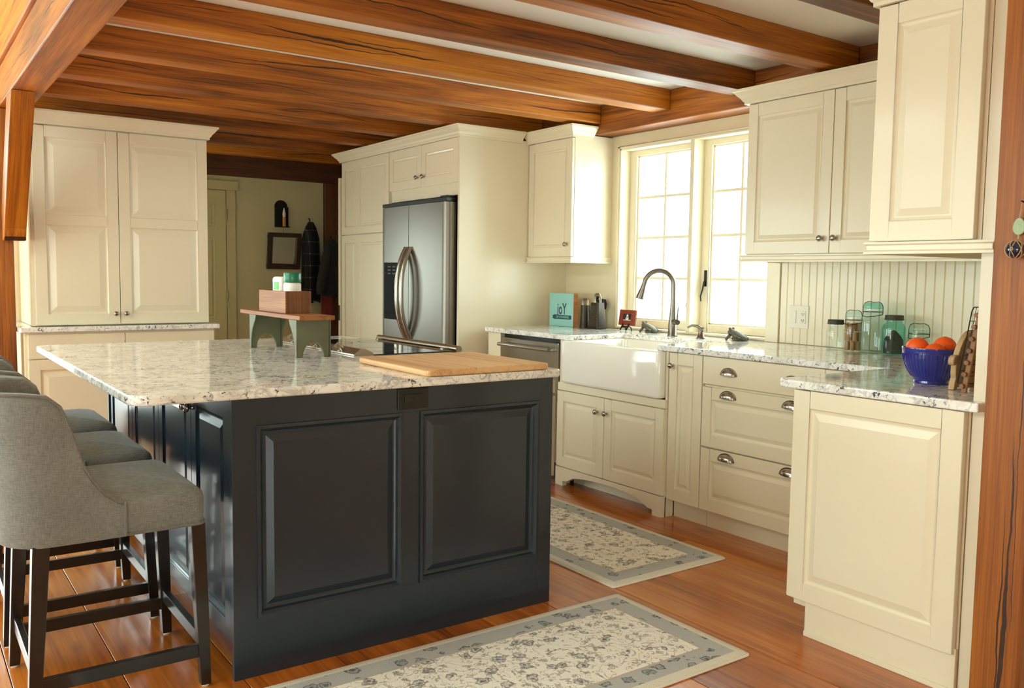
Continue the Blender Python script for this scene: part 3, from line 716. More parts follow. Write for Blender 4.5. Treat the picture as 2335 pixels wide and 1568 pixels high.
# --- refrigerator
fr = thing('refrigerator', (-5.52, 3.5, 0), 'stainless steel side-by-side refrigerator with curved handles and dispenser', 'refrigerator')
FX0, FX1, FS = -5.985, -5.055, -5.553
build(MB().box(FX0+.01, FX1-.005, 3.135, 3.95, .02, 1.775), 'body', 'black', fr, bevel=.004)
def fridge_door(x0, x1, z0, z1, round_r):
    # slightly bowed front with rolled outer edge
    pts = []
    n = 16
    for k in range(n+1):
        t = k/n; x = x0+(x1-x0)*t
        g = (x-(FX0+FX1)/2)/((FX1-FX0)/2)
        pts.append((x, 3.028 + .010*g*g))
    r = .045
    if round_r:
        pts = [p for p in pts if p[0] < x1-r] + [(x1-r+r*math.sin(PI/2*k/8), 3.036+r-r*math.cos(PI/2*k/8)) for k in range(9)]
    else:
        pts = [(x0, 3.06), (x0, 3.05), (x0+.004, 3.042)] + [p for p in pts if p[0] > x0+.012]
    pts += [(x1, 3.118), (x0, 3.118)]
    return MB().loft([[Vector((x, y, z)) for x, y in pts] for z in (z0, z1)])
fd = build(fridge_door(FX0, FS-.003, .11, 1.752, False), 'freezer_door', 'steel_v', fr, smooth=True)
rd = build(fridge_door(FS+.003, FX1, .11, 1.752, True), 'fresh_food_door', 'steel_v', fr, smooth=True)
build(MB().box(FX0, FX1, 3.04, 3.4, 1.756, 1.782), 'top_hinge_cover', 'black', fr, bevel=.003)
build(MB().box(FX1-.10, FX1-.01, 3.05, 3.12, 1.782, 1.796), 'hinge_cap', 'black', fr, bevel=.004)
build(MB().tube([(FX1-.055, 3.062, 1.755), (FX1-.055, 3.062, 1.772)], .008, 10), 'hinge_pin', 'nickel', fr, smooth=True)
for x, dr in ((FS-.034, fd), (FS+.034, rd)):
    pts = []
    for k in range(15):
        t = k/14; z = 1.452-.645*t; out = .075*(1-abs(2*t-1)**2.6)
        pts.append((x, 3.026-out, z))
    build(MB().tube(pts, .0165, 14), 'handle', 'steel', dr, smooth=True)
    for z in (1.445, .815): build(MB().tube([(x, 3.035, z), (x, 3.015, z)], .013, 12), 'handle_mount', 'steel', dr, smooth=True)
ds = build(MB().box(-5.925, -5.655, 3.022, 3.045, .93, 1.348), 'dispenser', 'black_matte', fd, bevel=.004)
build(MB().box(-5.905, -5.675, 3.0205, 3.0235, .965, 1.235), 'dispenser_recess', 'black_matte', fd)
mb = MB()
for i in range(3):
    for j in range(2): mb.box(-5.86+j*.075, -5.815+j*.075, 3.0212, 3.0222, 1.262+i*.025, 1.272+i*.025)
build(mb, 'dispenser_buttons', 'zinc', fd)
build(MB().box(-5.905, -5.895, 3.0212, 3.0222, 1.268, 1.278), 'indicator', 'coat_red', fd)
build(MB().box(FX0+.02, FX1-.02, 3.10, 3.14, .01, .10), 'base_grille', 'black', fr)

# ================================================================== HUTCH
hu = thing('hutch', (-6.25, 1.23, 0), 'tall cream hutch with four raised-panel doors and a granite shelf', 'hutch')
HY0, HY1 = .70, 1.752
build(MB().box(-6.60, -6.022, HY0, HY1, .918, 2.14), 'upper_carcass', 'cream', hu, bevel=.0015)
Fh = FR('+X', -6.022)
hm = (HY0+HY1)/2 - .03
for a, b, k in ((HY0+.018, hm-.002, -1), (hm+.002, HY1-.003, 1)):
    d = raised(hu, Fh, a, b, .924, 2.128, t=.022, st=.066, rl=.066, mids=(1.567,), mid_w=.062, b1=.05)
    knob(d, Fh, hm+k*.031, .99, .022)
build(mould([(-6.6, HY0), (-6.0, HY0), (-6.0, HY1), (-6.6, HY1)], crown_prof(2.135, 2.216), flip=False), 'crown_moulding', 'cream', hu)
build(MB().box(-6.60, -5.95, .645, 1.765, .09, .884), 'base_carcass', 'cream', hu, bevel=.0015)
Fh2 = FR('+X', -5.95)
for a, b in ((.662, 1.203), (1.207, 1.762)):
    slab(hu, Fh2, a, b, .725, .872)
    raised(hu, Fh2, a, b, .10, .718, t=.021, b1=.045)
build(MB().box(-6.5, -6.0, .70, 1.74, 0, .09), 'toe_board', 'cream', hu)
build(MB().prism([(-6.60, .612), (-5.915, .612), (-5.905, .622), (-5.905, 1.788), (-5.915, 1.798), (-6.60, 1.798)], FR('+Z', .886), 0, .03), 'granite_shelf', 'granite', hu, bevel=.005, seg=2)

# ================================================================== ISLAND
isl = thing('kitchen_island', (-3.6, 1.45, 0), 'large dark navy kitchen island cabinet with raised panels', 'island')
IX0, IX1, IY0, IY1 = -4.50, -2.63, .83, 2.06
build(MB().box(IX0, -4.305, IY0+.03, IY1-.025, .10, .884).box(-4.305, -3.425, IY0+.03, 1.60, .10, .884).box(-3.425, IX1-.02, IY0+.03, IY1-.025, .10, .884), 'carcass', 'navy', isl)
build(MB().box(IX0+.02, IX1-.03, IY0+.085, 1.58, 0, .10).box(-3.40, IX1-.03, 1.58, IY1-.07, 0, .10), 'toe_board', 'navy', isl)
Fi = FR('+X', IX1-.022)
ep = build(MB().fbox(Fi, IY0, .905, 0, .884, 0, .022).fbox(Fi, 2.0, IY1+.004, 0, .884, 0, .022).fbox(Fi, .905, 2.0, 0, .188, 0, .022).fbox(Fi, .905, 2.0, .797, .884, 0, .022).fbox(Fi, 1.415, 1.482, .188, .797, 0, .022), 'end_panel', 'navy', isl, bevel=.0005, seg=1)
for a, b in ((.905, 1.415), (1.482, 2.0)):
    ls = [[Fi(u, v, wv) for u, v in ((a+i, .188+i), (b-i, .188+i), (b-i, .797-i), (a+i, .797-i))] for i, wv in ((0, .022), (0, .029), (.010, .030), (.018, .022), (.022, .013), (.028, .010), (.034, .010), (.056, .019), (.062, .019))]
    build(MB().loft(ls, cap=False).add(ls[-1], [(0, 1, 2, 3)]), 'panel', 'navy', ep)
# stool side doors
Fn = FR('-Y', IY0+.03)
xs = [IX1-.055, -3.105, -3.56, -4.02, IX0+.01]
for k in range(4):
    d = raised(isl, Fn, xs[k+1]+.002, xs[k]-.002, .105, .872, t=.022, st=.055, rl=.06, mat='navy', b1=.04)
    knob(d, Fn, xs[k+1]+.03 if k % 2 == 0 else xs[k]-.03, .80, .022)
build(MB().box(IX1-.05, IX1-.022, IY0+.005, IY0+.06, .105, .884), 'corner_stile', 'navy', isl, bevel=.002)
build(MB().box(IX1-.05, IX1-.022, IY0+.012, IY0+.06, 0, .098), 'corner_foot', 'navy', isl, bevel=.002)
build(MB().box(IX0, IX0+.02, IY0, IY1, 0, .884), 'far_end_panel', 'navy', isl, bevel=.002)
# black outlet in the end panel
oc = build(MB().fbox(Fi, 1.393, 1.512, .808, .880, .022, .028), 'outlet', 'black', isl, bevel=.002)
build(MB().fbox(Fi, 1.418, 1.488, .826, .860, .028, .031), 'receptacle', 'black', oc, bevel=.001)
mb = MB()
for u in (1.432, 1.465): mb.fbox(Fi, u, u+.002, .838, .846, .031, .0314); mb.fbox(Fi, u+.009, u+.011, .839, .845, .031, .0314)
build(mb, 'slots', 'zinc', oc)
# drawer fronts on the window side
Fw = FR('+Y', IY1-.025)
for z0, z1 in ((.12, .47),):
    d = slab(isl, Fw, -3.41, IX1-.03, z0, z1, mat='navy'); knob(d, Fw, -3.03, .40, .021)
mv = thing('microwave_drawer', (-3.03, 2.05, .48), 'stainless microwave drawer built into the window side of the island', 'microwave')
build(MB().fbox(Fw, -3.40, IX1-.028, .485, .882, .0005, .022), 'body', 'black', mv)
build(MB().fbox(Fw, -3.395, IX1-.0235, .488, .803, .022, .062), 'drawer', 'steel', mv, bevel=.004)
build(MB().fbox(Fw, -3.395, IX1-.0235, .812, .866, .022, .062), 'control_panel', 'steel', mv, bevel=.004)
# island worktop, notched for the range
cx0, cx1, cy0, cy1 = -4.575, -2.60, .538, 2.088
def arc(cx, cy, r, a0, a1, n=7): return [(cx+r*math.cos(a0+(a1-a0)*k/n), cy+r*math.sin(a0+(a1-a0)*k/n)) for k in range(n+1)]
pts = arc(cx0+.05, cy0+.05, .05, PI, 1.5*PI) + arc(cx1-.06, cy0+.06, .06, 1.5*PI, 2*PI) + arc(cx1-.03, cy1-.03, .03, 0, PI/2)
pts += [(-3.424, cy1), (-3.424, 1.603), (-4.306, 1.603), (-4.306, cy1)] + arc(cx0+.03, cy1-.03, .03, PI/2, PI)
ob = build(MB().prism(pts, FR('+Z', CB), 0, CT-CB), 'island_worktop', 'granite', bevel=.007, seg=3, loc=(-3.6, 1.3, CB))
tag(ob, 'large polished speckled granite slab on top of the navy island', 'worktop')
# range set into the island
ra = thing('cooking_range', (-3.865, 1.85, 0), 'slide-in cooking range with black glass top set into the island', 'range')
build(MB().box(-4.303, -3.427, 1.606, 2.085, .02, .904), 'body', 'black', ra)
build(MB().box(-4.303, -3.427, 1.70, 2.10, .905, .919), 'cooktop', 'black_gloss', ra, bevel=.003)
Fq = FR('+X', -4.303)
build(MB().prism([(1.606, .905), (1.700, .905), (1.700, .926), (1.660, .944), (1.640, .944), (1.606, .922)], Fq, 0, .876), 'control_ridge', 'steel', ra, bevel=.002)
for x in (-4.16, -4.02, -3.88, -3.74, -3.60):
    build(MB().tube([(x, 1.625, .932), (x, 1.603, .953)], [.017, .015], 16), 'burner_knob', 'nickel', ra, smooth=True)
build(MB().box(-4.30, -3.43, 2.085, 2.115, .17, .86), 'oven_door', 'steel', ra, bevel=.005)
build(MB().box(-4.30, -3.43, 2.085, 2.11, .02, .16), 'warming_drawer', 'steel', ra, bevel=.005)
build(MB().tube([(-4.275, 2.152, .922), (-3.455, 2.152, .922)], .0165, 16), 'handle', 'steel', ra, smooth=True)
for x in (-4.2, -3.53): build(MB().box(x-.012, x+.012, 2.10, 2.15, .905, .925), 'handle_mount', 'steel', ra, bevel=.003)
for x, y, r in ((-4.08, 1.82, .08), (-3.66, 1.82, .1), (-4.08, 2.0, .06), (-3.66, 2.0, .07)):
    mb = MB(); mb.loft([[Vector((x+rr*math.cos(2*PI*k/32), y+rr*math.sin(2*PI*k/32), .9194)) for k in range(32)] for rr in (r, r-.004)], cap=False)
    build(mb, 'burner_ring', 'zinc', ra)

# ================================================================== BAR STOOLS
def make_stool(cx, cy, label):
    """faces +Y (towards the island)"""
    t = thing('bar_stool', (cx, cy, 0), label, 'stool', 'bar stools along the island')
    X = lambda x, y, z: Vector((cx+x, cy+y, z))
    def outline(ins, x1=.250, y0=-.240, y1=.258):
        x1 -= ins; y0 += ins; y1 -= ins; pts = []
        for cx_, cy_, r, a0 in ((1, -1, .125, -PI/2), (1, 1, .035, 0), (-1, 1, .035, PI/2), (-1, -1, .125, PI)):
            r = max(r-ins*.4, .012); ox = cx_*(x1-r); oy = (y1-r) if cy_ > 0 else (y0+r)
            pts += [(ox+r*math.cos(a0+PI/2*k/6), oy+r*math.sin(a0+PI/2*k/6)) for k in range(7)]
        return pts
    def rl(ins, z): return [X(x, y, z) for x, y in outline(ins)]
    loops = [rl(.010, .508), rl(.002, .514), rl(0, .53), rl(0, .592), rl(.004, .606), rl(.016, .618), rl(.04, .628), rl(.08, .637), rl(.13, .643), rl(.19, .646)]
    seat = build(MB().loft(loops), 'seat', 'linen', t, smooth=True)
    pp = [X(x, y, .513) for x, y in outline(-.001)]
    build(MB().tube(pp+[pp[0]], .0045, 6), 'piping', 'linen_dark', seat, smooth=True)
    # wrap-around back shell
    def top(y):   # height of the wing along its length (local y)
        k = [(.03, .612), (.012, .618), (-.025, .647), (-.055, .690), (-.079, .735), (-.105, .825), (-.128, .900), (-.15, .928), (-.20, .938), (-.4, .942)]
        for (a, za), (b, zb) in zip(k, k[1:]):
            if a >= y >= b: return za+(zb-za)*(a-y)/(a-b)
        return k[-1][1]
    path = []
    ys = [.03, .012, -.01, -.025, -.04, -.055, -.067, -.079, -.09, -.105, -.117, -.128, -.138, -.15]
    R_ = .13
    for y in ys: path.append((.257, y, 1, 0))
    for k in range(1, 9):
        a = PI/2*k/9; path.append((.257-R_+R_*math.cos(a), -.15-R_*math.sin(a), math.cos(a), -math.sin(a)))
    for x in (.127, .085, .043): path.append((x, -.28-.012*(1-(x/.127)**2), .25*x/.127, -1))
    full = path + [(0, -.292, 0, -1)] + [(-x, y, -nx, ny) for x, y, nx, ny in reversed(path)]
    loops = []; pipe = []
    for x, y, nx, ny in full:
        n = Vector((nx, ny)).normalized(); zt = top(y); th = .048
        h = zt-.508; lean = lambda z: -(max(0, z-.6))*.13*max(0, min(1, (-.12-y)/.1))
        def pt(off, z): return X(x-n.x*off, y-n.y*off+lean(z), z)
        r = min(.018, h*.3)
        loops.append([pt(.004, .508), pt(0, .516), pt(0, .508+h*.3), pt(0, .508+h*.65), pt(0, zt-r), pt(r*.35, zt-r*.3), pt(th*.5, zt), pt(th-r*.35, zt-r*.3), pt(th, zt-r), pt(th, .508+h*.65), pt(th, .508+h*.3), pt(th, .512)])
        pipe.append(pt(.003, zt-r*.25))
    back = build(MB().loft(loops), 'backrest', 'linen', t, smooth=True)
    build(MB().tube(pipe, .0045, 6), 'piping', 'linen_dark', back, smooth=True)
    for sx in (-1, 1):
        build(MB().tube([X(sx*.2595, .029, .512), X(sx*.2595, .029, .612)], .004, 6), 'seam', 'linen_dark', back, smooth=True)
        for y_top, y_bot, w in ((.235, .252, .042), (-.185, -.215, .044)):
            xb, xt = sx*.232, sx*.222
            q = lambda xx, yy, s, z: [X(xx-s/2, yy-s/2, z), X(xx+s/2, yy-s/2, z), X(xx+s/2, yy+s/2, z), X(xx-s/2, yy+s/2, z)]
            lg = build(MB().loft([q(xb, y_bot, .030, .006), q(xb+(xt-xb)*.5, y_bot+(y_top-y_bot)*.5, .038, .26), q(xt, y_top, w, .512)]), 'leg', 'espresso', t, bevel=.002)
            build(MB().lathe([(.011, 0), (.012, .006)], X(xb, y_bot, 0), 'Z', 12), 'glide', 'white_plastic', lg)
    for sx in (-1, 1):
        build(MB().box(cx+sx*.229-.010, cx+sx*.229+.010, cy-.195, cy+.235, .094, .134), 'stretcher', 'espresso', t, bevel=.002)
    build(MB().box(cx-.216, cx+.216, cy+.235, cy+.257, .125, .165), 'stretcher', 'espresso', t, bevel=.002)
    build(MB().box(cx-.216, cx+.216, cy-.215, cy-.195, .125, .165), 'stretcher', 'espresso', t, bevel=.002)
    return t
st = make_stool(-2.895, .498, 'grey linen bar stool at the island corner beside the outlet panel')
c = copy_tree(st, delta=(-.64, .0, 0)); c['label'] = 'middle grey linen bar stool of the three at the island'
c = copy_tree(st, delta=(-1.29, .01, 0)); c['label'] = 'grey linen bar stool at the island end facing the hutch'

# ================================================================== RUGS
def rug(x0, x1, y0, y1, label):
    hx, hy = (x1-x0)/2, (y1-y0)/2; c = ((x0+x1)/2, (y0+y1)/2, 0)
    nm = 'rug_weave_%d' % len(MATS); rug_mat(nm, hx, hy)
    rr = random.Random(int(hx*100)); mb = MB()
    def loop(ins, z): 
        return [Vector((x, y, z)) for x, y in rrect(x0+ins, x1-ins, y0+ins, y1-ins, .012, 3)]
    mb.loft([loop(.003, .0008), loop(0, .004), loop(.001, .009), loop(.005, .0125), loop(.03, .013)])
    o = build(mb, 'runner_rug', nm, smooth=True, loc=c); tag(o, label, 'rug', 'floral runner rugs')
    # bound edge
    o2 = MB(); P = loop(.0, .004); build(o2.tube(P+[P[0]], .0042, 6), 'binding', 'paper', o, smooth=True)
    return o
rug(-2.523, -1.862, .42, 2.325, 'floral grey and cream runner rug in front of the island end panel')
rug(-4.35, -2.592, 2.366, 3.045, 'floral grey and cream runner rug on the floor by the sink cabinet')

# ================================================================== THINGS ON THE ISLAND
# cutting board
o = build(MB().prism(rrect(-3.165, -2.612, 1.50, 2.035, .02, 4), FR('+Z', CT+.0005), 0, .024), 'cutting_board', 'board_wood', bevel=.008, seg=3, loc=(-2.9, 1.77, CT))
tag(o, 'large pale wooden cutting board lying on the island worktop', 'cutting board')
# step bench
bn = thing('step_bench', (-3.74, 1.44, CT), 'small old green painted wooden bench standing on the island', 'bench')
build(MB().box(-4.165, -3.42, 1.362, 1.518, 1.072, 1.0905), 'top', 'old_wood', bn, bevel=.003)
def bench_leg(x):
    pts = [(1.368, CT+.0005), (1.388, CT+.0005)]
    for k in range(13): pts.append((1.4375-.047*math.cos(PI*k/12), CT+.0005+.064*math.sin(PI*k/12)))
    pts += [(1.506, CT+.0005), (1.508, 1.072), (1.366, 1.072)]
    return build(MB().prism(pts, FR('+X', x), 0, .018), 'leg', 'bench_green', bn, bevel=.001, seg=1, ang=50)
for x, sgn in ((-4.035, 1), (-3.475, -1)):
    lg = bench_leg(x)
    xa = x if sgn > 0 else x+.018
    pts = [(xa, CT+.0005), (xa+sgn*.019, CT+.0005), (xa+sgn*.022, .96), (xa+sgn*.035, 1.0), (xa+sgn*.058, 1.03), (xa+sgn*.075, 1.05), (xa+sgn*.085, 1.072), (xa, 1.072)]
    build(MB().prism(pts, FR('-Y', 1.3675), 0, .005), 'bracket', 'bench_green', lg, bevel=.001, seg=1, ang=60)
    build(MB().prism(pts, FR('-Y', 1.515), 0, .006), 'bracket', 'bench_green', lg)
# wooden box with finger joints
bxx = thing('wooden_box', (-3.82, 1.45, 1.091), 'open dovetailed wooden box standing on the green bench', 'box')
X0, X1, Y0, Y1, Z0, Z1 = -3.975, -3.645, 1.388, 1.505, 1.091, 1.187
build(MB().box(X0+.009, X1-.009, Y0+.009, Y1-.009, Z0, Z0+.008), 'bottom', 'old_wood', bxx)
build(MB().box(X0, X1, Y0, Y0+.009, Z0, Z1), 'side', 'old_wood', bxx, bevel=.001, seg=1)
build(MB().box(X0, X1, Y1-.009, Y1, Z0, Z1), 'side', 'old_wood', bxx, bevel=.001, seg=1)
for x in (X0, X1-.009):
    build(MB().box(x, x+.009, Y0+.0092, Y1-.0092, Z0, Z1), 'end', 'brown_wood', bxx, bevel=.001, seg=1)
mb = MB()
for k in range(8): mb.box(X1-.0002, X1+.0006, Y0+.0005, Y0+.008, Z0+.004+k*.0118, Z0+.0095+k*.0118)
build(mb, 'finger_joints', 'brown_wood', bxx)
# pill jar with green lid
pj = thing('vitamin_jar', (-3.71, 1.445, 1.1), 'white vitamin jar with a dark green lid in the wooden box', 'jar')
build(MB().lathe([(.0005, 0), (.035, 0), (.0375, .004), (.0375, .115), (.034, .122), (.031, .124)], (-3.71, 1.445, 1.1), 'Z', 28), 'body', 'paper', pj, smooth=True)
build(MB().lathe([(.0375, .125), (.0385, .127), (.0385, .163), (.036, .167), (.0005, .167)], (-3.71, 1.445, 1.1), 'Z', 28), 'lid', 'lid_green', pj, smooth=True)
# white tub with green label, behind
tb = thing('white_tub', (-3.84, 1.45, 1.1), 'white plastic tub with a bright green label in the wooden box', 'tub')
build(MB().prism(rrect(-3.90, -3.80, 1.42, 1.48, .02, 4), FR('+Z', 1.1), 0, .148), 'body', 'paper', tb, bevel=.012, seg=3)
build(MB().box(-3.868, -3.815, 1.4186, 1.4215, 1.19, 1.225), 'label', 'label_green', tb)
tag(build(MB().lathe([(.0005, 0), (.017, 0), (.018, .003), (.018, .11), (.016, .114), (.015, .130), (.0005, .131)], (-3.935, 1.45, 1.1), 'Z', 18), 'small_bottle', 'coat_dark', smooth=True, loc=(-3.935, 1.45, 1.1)),
    'small dark bottle at the end of the wooden box', 'bottle')

# ================================================================== THINGS ON THE WINDOW WORKTOP
# wooden book sign
sg = thing('wooden_sign', (-4.81, 3.82, CT), 'pale aqua wooden block sign reading joy of cooking', 'sign')
bxy = [(-4.93, 3.83), (-4.68, 3.84)]
ang = math.atan2(.03, .235); SGX, SGY, SGW, SGH, SGT = -4.918, 3.818, .232, .232, .045
def FSG(u, v, wv):   # sign frame: u along the face, v up, w out of the face
    c, s = math.cos(ang), math.sin(ang)
    return Vector((SGX + u*c + wv*s, SGY + u*s - wv*c, CT+.0008+v))
build(MB().fbox(FSG, 0, SGW, 0, SGH, -SGT, -.0005), 'block', 'board_end', sg, bevel=.002)
fc = build(MB().fbox(FSG, .0005, SGW-.0005, .0005, SGH-.0005, -.0005, .001), 'painted_face', 'aqua_paint', sg)
def lettering(txt, F, u, v, hgt, sx, w0, mat, name, parent, bold=0.0):
    cu = bpy.data.curves.new('lettering', 'FONT'); cu.body = txt; cu.size = hgt/.7; cu.align_x = 'CENTER'; cu.offset = bold; cu.resolution_u = 4
    ob = bpy.data.objects.new('lettering_source', cu); COL.objects.link(ob)
    bpy.context.view_layer.update()
    me = bpy.data.meshes.new_from_object(ob.evaluated_get(bpy.context.evaluated_depsgraph_get()))
    bpy.data.objects.remove(ob); o0 = org(parent)
    for p in me.vertices: p.co = F(u+p.co.x*sx, v+p.co.y, w0) - o0
    me.name = name; me.materials.clear(); me.materials.append(MATS[mat])
    q = bpy.data.objects.new(name, me); COL.objects.link(q); q.parent = parent; return q
lettering('joY', FSG, .122, .086, .076, .60, .0016, 'ink', 'lettering', sg, bold=.0018)
build(MB().prism([(.03, .052), (.05, .052), (.048, .047), (.066, .050), (.21, .050), (.214, .052), (.214, .075), (.205, .078), (.06, .080), (.045, .082), (.043, .076), (.03, .074), (.037, .063)], FSG, .001, .0016), 'ribbon', 'ink', sg)
lettering('OF COOKING', FSG, .130, .0575, .015, .92, .0021, 'aqua_paint', 'lettering', sg, bold=.0004)
# graters
def grater(cx, cy, wb, wt, h, label, handle=.05):
    g = thing('box_grater', (cx, cy, CT), label, 'grater')
    def lp(s, z): return [Vector((cx+x, cy+y, CT+.0008+z)) for x, y in rrect(-s, s, -s*.8, s*.8, .010, 3)]
    build(MB().loft([lp(wb+.002, 0), lp(wb+.002, .012), lp(wb, .014), lp(wt, h)]), 'body', 'tin_dark', g, bevel=0)
    hp = [(cx-wt*.75, cy, CT+h), (cx-wt*.72, cy, CT+h+handle*.7), (cx-wt*.4, cy, CT+h+handle), (cx+wt*.4, cy, CT+h+handle), (cx+wt*.72, cy, CT+h+handle*.7), (cx+wt*.75, cy, CT+h)]
    build(MB().tube(hp, .0075, 8), 'handle', 'pewter', g, smooth=True)
    mb = MB()
    for i in range(5):
        for j in range(14):
            z = .025+j*(h-.04)/14; s = wb+(wt-wb)*z/h
            x = cx-s*.8+ (i+.5*(j % 2))*s*1.6/5
            mb.box(x-.0022, x+.0022, cy-s*.8-.0025, cy-s*.8+.0005, CT+z-.0022, CT+z+.0022)
    t = build(mb, 'teeth', 'pewter', g); t['kind'] = 'stuff'
    return g
grater(-4.462, 3.87, .052, .038, .176, 'tall four-sided metal box grater beside the window', .058)
mg = thing('metal_canister', (-4.588, 3.87, CT), 'dark metal tube grater between the aqua sign and box grater', 'grater')
build(MB().lathe([(.0005, 0), (.037, 0), (.038, .006), (.036, .01), (.030, .155), (.0005, .155)], (-4.588, 3.87, CT+.0008), 'Z', 24), 'body', 'tin_dark', mg, smooth=True)
build(MB().tube([(-4.614, 3.87, CT+.155), (-4.614, 3.87, CT+.185), (-4.606, 3.87, CT+.196), (-4.572, 3.87, CT+.196), (-4.562, 3.87, CT+.185), (-4.562, 3.87, CT+.155)], .007, 8), 'handle', 'pewter', mg, smooth=True)
rg = thing('rotary_grater', (-4.548, 3.985, CT), 'small iron hand grater with crank knob behind the graters', 'grater')
build(MB().lathe([(.0005, 0), (.03, 0), (.03, .01), (.014, .02), (.012, .12), (.03, .13), (.034, .165), (.026, .195), (.0005, .20)], (-4.548, 3.985, CT+.0008), 'Z', 20), 'body', 'iron', rg, smooth=True)
build(MB().tube([(-4.548, 3.96, CT+.17), (-4.548, 3.935, CT+.19), (-4.533, 3.933, CT+.215)], [.009, .008, .013], 10), 'crank', 'iron', rg, smooth=True)
# small red picture on an easel
pf = thing('picture_frame', (-4.245, 3.945, CT), 'small red wooden picture frame with a snowman on a black easel', 'picture')
tl = math.radians(8); PW, PH = .164, .102
def FPF(u, v, wv):
    x0, y0 = -4.243, 3.93; a = math.radians(-4)
    yy = -wv*math.cos(tl) + v*math.sin(tl); zz = v*math.cos(tl) + wv*math.sin(tl)
    return Vector((x0 + u*math.cos(a) - yy*math.sin(a), y0 + u*math.sin(a) + yy*math.cos(a), CT+.036+zz))
mb = MB(); mb.fbox(FPF, -PW/2, PW/2, 0, .032, -.012, 0); mb.fbox(FPF, -PW/2, PW/2, PH-.026, PH, -.012, 0); mb.fbox(FPF, -PW/2, -PW/2+.038, .032, PH-.026, -.012, 0); mb.fbox(FPF, PW/2-.042, PW/2, .032, PH-.026, -.012, 0)
build(mb, 'frame', 'frame_red', pf, bevel=.001, seg=1)
build(MB().fbox(FPF, -PW/2+.036, PW/2-.04, .03, PH-.024, -.009, -.004), 'picture', 'coat_dark', pf)
mb = MB()
for u, v, r in ((-.002, .045, .014), (-.002, .063, .009)): mb.prism([(u+r*math.cos(2*PI*k/16), v+r*math.sin(2*PI*k/16)) for k in range(16)], FPF, -.0045, -.003)
mb.fbox(FPF, -.04, .036, .032, .037, -.0045, -.0032)
sm = build(mb, 'snowman', 'snow', pf)
build(MB().fbox(FPF, -.010, .006, .053, .057, -.003, -.0026).fbox(FPF, -.006, -.003, .042, .054, -.003, -.0026), 'scarf', 'coat_red', pf)
mb = MB()
for u in (-.03, .03):
    mb.tube([FPF(u, -.034, .018), FPF(u, -.010, .010), FPF(u, -.003, .006), FPF(u, .010, .005)], .0045, 8)
    mb.tube([FPF(u, -.003, .004), FPF(u, -.012, -.02), FPF(u, -.033, -.03)], .004, 8)
mb.tube([FPF(-.03, -.012, .006), FPF(.03, -.012, .006)], .007, 8)
build(mb, 'easel', 'iron', pf, smooth=True)
# stone frogs
def frog(cx, cy, s, label):
    g = thing('stone_frog', (cx, cy, CT), label, 'figurine', None)
    P = lambda x, y, z: Vector((cx+x*s, cy+y*s, CT+.0008+z*s))
    secs = [(-.060, .040, .008, .006), (-.055, .044, .016, .012), (-.042, .047, .021, .018), (-.030, .042, .021, .020), (-.018, .034, .022, .024), (.002, .028, .028, .027), (.026, .022, .032, .022), (.046, .016, .030, .016), (.060, .011, .020, .011), (.066, .008, .008, .006)]
    loops = []
    for x, zc, ry, rz in secs:
        loops.append([P(x, ry*math.cos(2*PI*k/14), max(0.0, zc+rz*math.sin(2*PI*k/14))) for k in range(14)])
    build(MB().loft(loops), 'body', 'stone_green', g, smooth=True)
    for y in (-.014, .014):
        build(MB().lathe([(.0005, -.008*s), (.006*s, -.006*s), (.008*s, 0), (.006*s, .006*s), (.0005, .008*s)], P(-.040, y, .064), 'Z', 12), 'eye', 'stone_green', g, smooth=True)
        build(MB().tube([P(-.03, y*1.7, .03), P(-.045, y*2.0, .012), P(-.055, y*2.0, .004)], [.010*s, .008*s, .008*s], 8), 'front_leg', 'stone_green', g, smooth=True)
        build(MB().tube([P(.05, y*2.2, .010), P(.02, y*2.6, .024), P(.045, y*2.7, .006), P(.01, y*2.7, .005)], [.010*s, .012*s, .009*s, .008*s], 8), 'hind_leg', 'stone_green', g, smooth=True)
    return g
frog(-4.055, 3.955, .98, 'small grey stone frog on the worktop between picture and faucet')
frog(-3.318, 3.93, 1.0, 'small grey stone frog on the worktop right of the soap dispenser')
# faucet
fa = thing('faucet', (-3.735, 3.84, CT), 'tall nickel gooseneck pull-down faucet behind the sink', 'faucet')
fx, fy = -3.735, 3.84
build(MB().lathe([(.0005, 0), (.030, 0), (.030, .006), (.028, .01), (.0255, .08), (.019, .16), (.0165, .20), (.0165, .215)], (fx, fy, CT+.0005), 'Z', 24), 'body', 'backlit_nickel', fa, smooth=True)
dirx, diry = -.80, -.60; pts = []
for k in range(17):
    a = PI*k/16*.94; rr = .088
    pts.append((fx+dirx*rr*(1-math.cos(a)), fy+diry*rr*(1-math.cos(a)), CT+.305+rr*math.sin(a)))
build(MB().tube([(fx, fy, CT+.21), (fx, fy, CT+.26)]+pts, .015, 16), 'spout', 'backlit_nickel', fa, smooth=True)
e = Vector(pts[-1]); dv = (e-Vector(pts[-2])).normalized()
build(MB().tube([e, e+dv*.035, e+dv*.09, e+dv*.105], [.0145, .0165, .024, .0235], 18), 'spray_head', 'backlit_nickel', fa, smooth=True)
build(MB().tube([(fx+.01, fy-.005, CT+.088), (fx+.07, fy-.03, CT+.088)], [.017, .015], 16), 'valve', 'backlit_nickel', fa, smooth=True)
build(MB().tube([(fx+.062, fy-.027, CT+.095), (fx+.066, fy-.029, CT+.135), (fx+.072, fy-.031, CT+.178)], [.006, .0045, .004], 10), 'lever', 'backlit_nickel', fa, smooth=True)
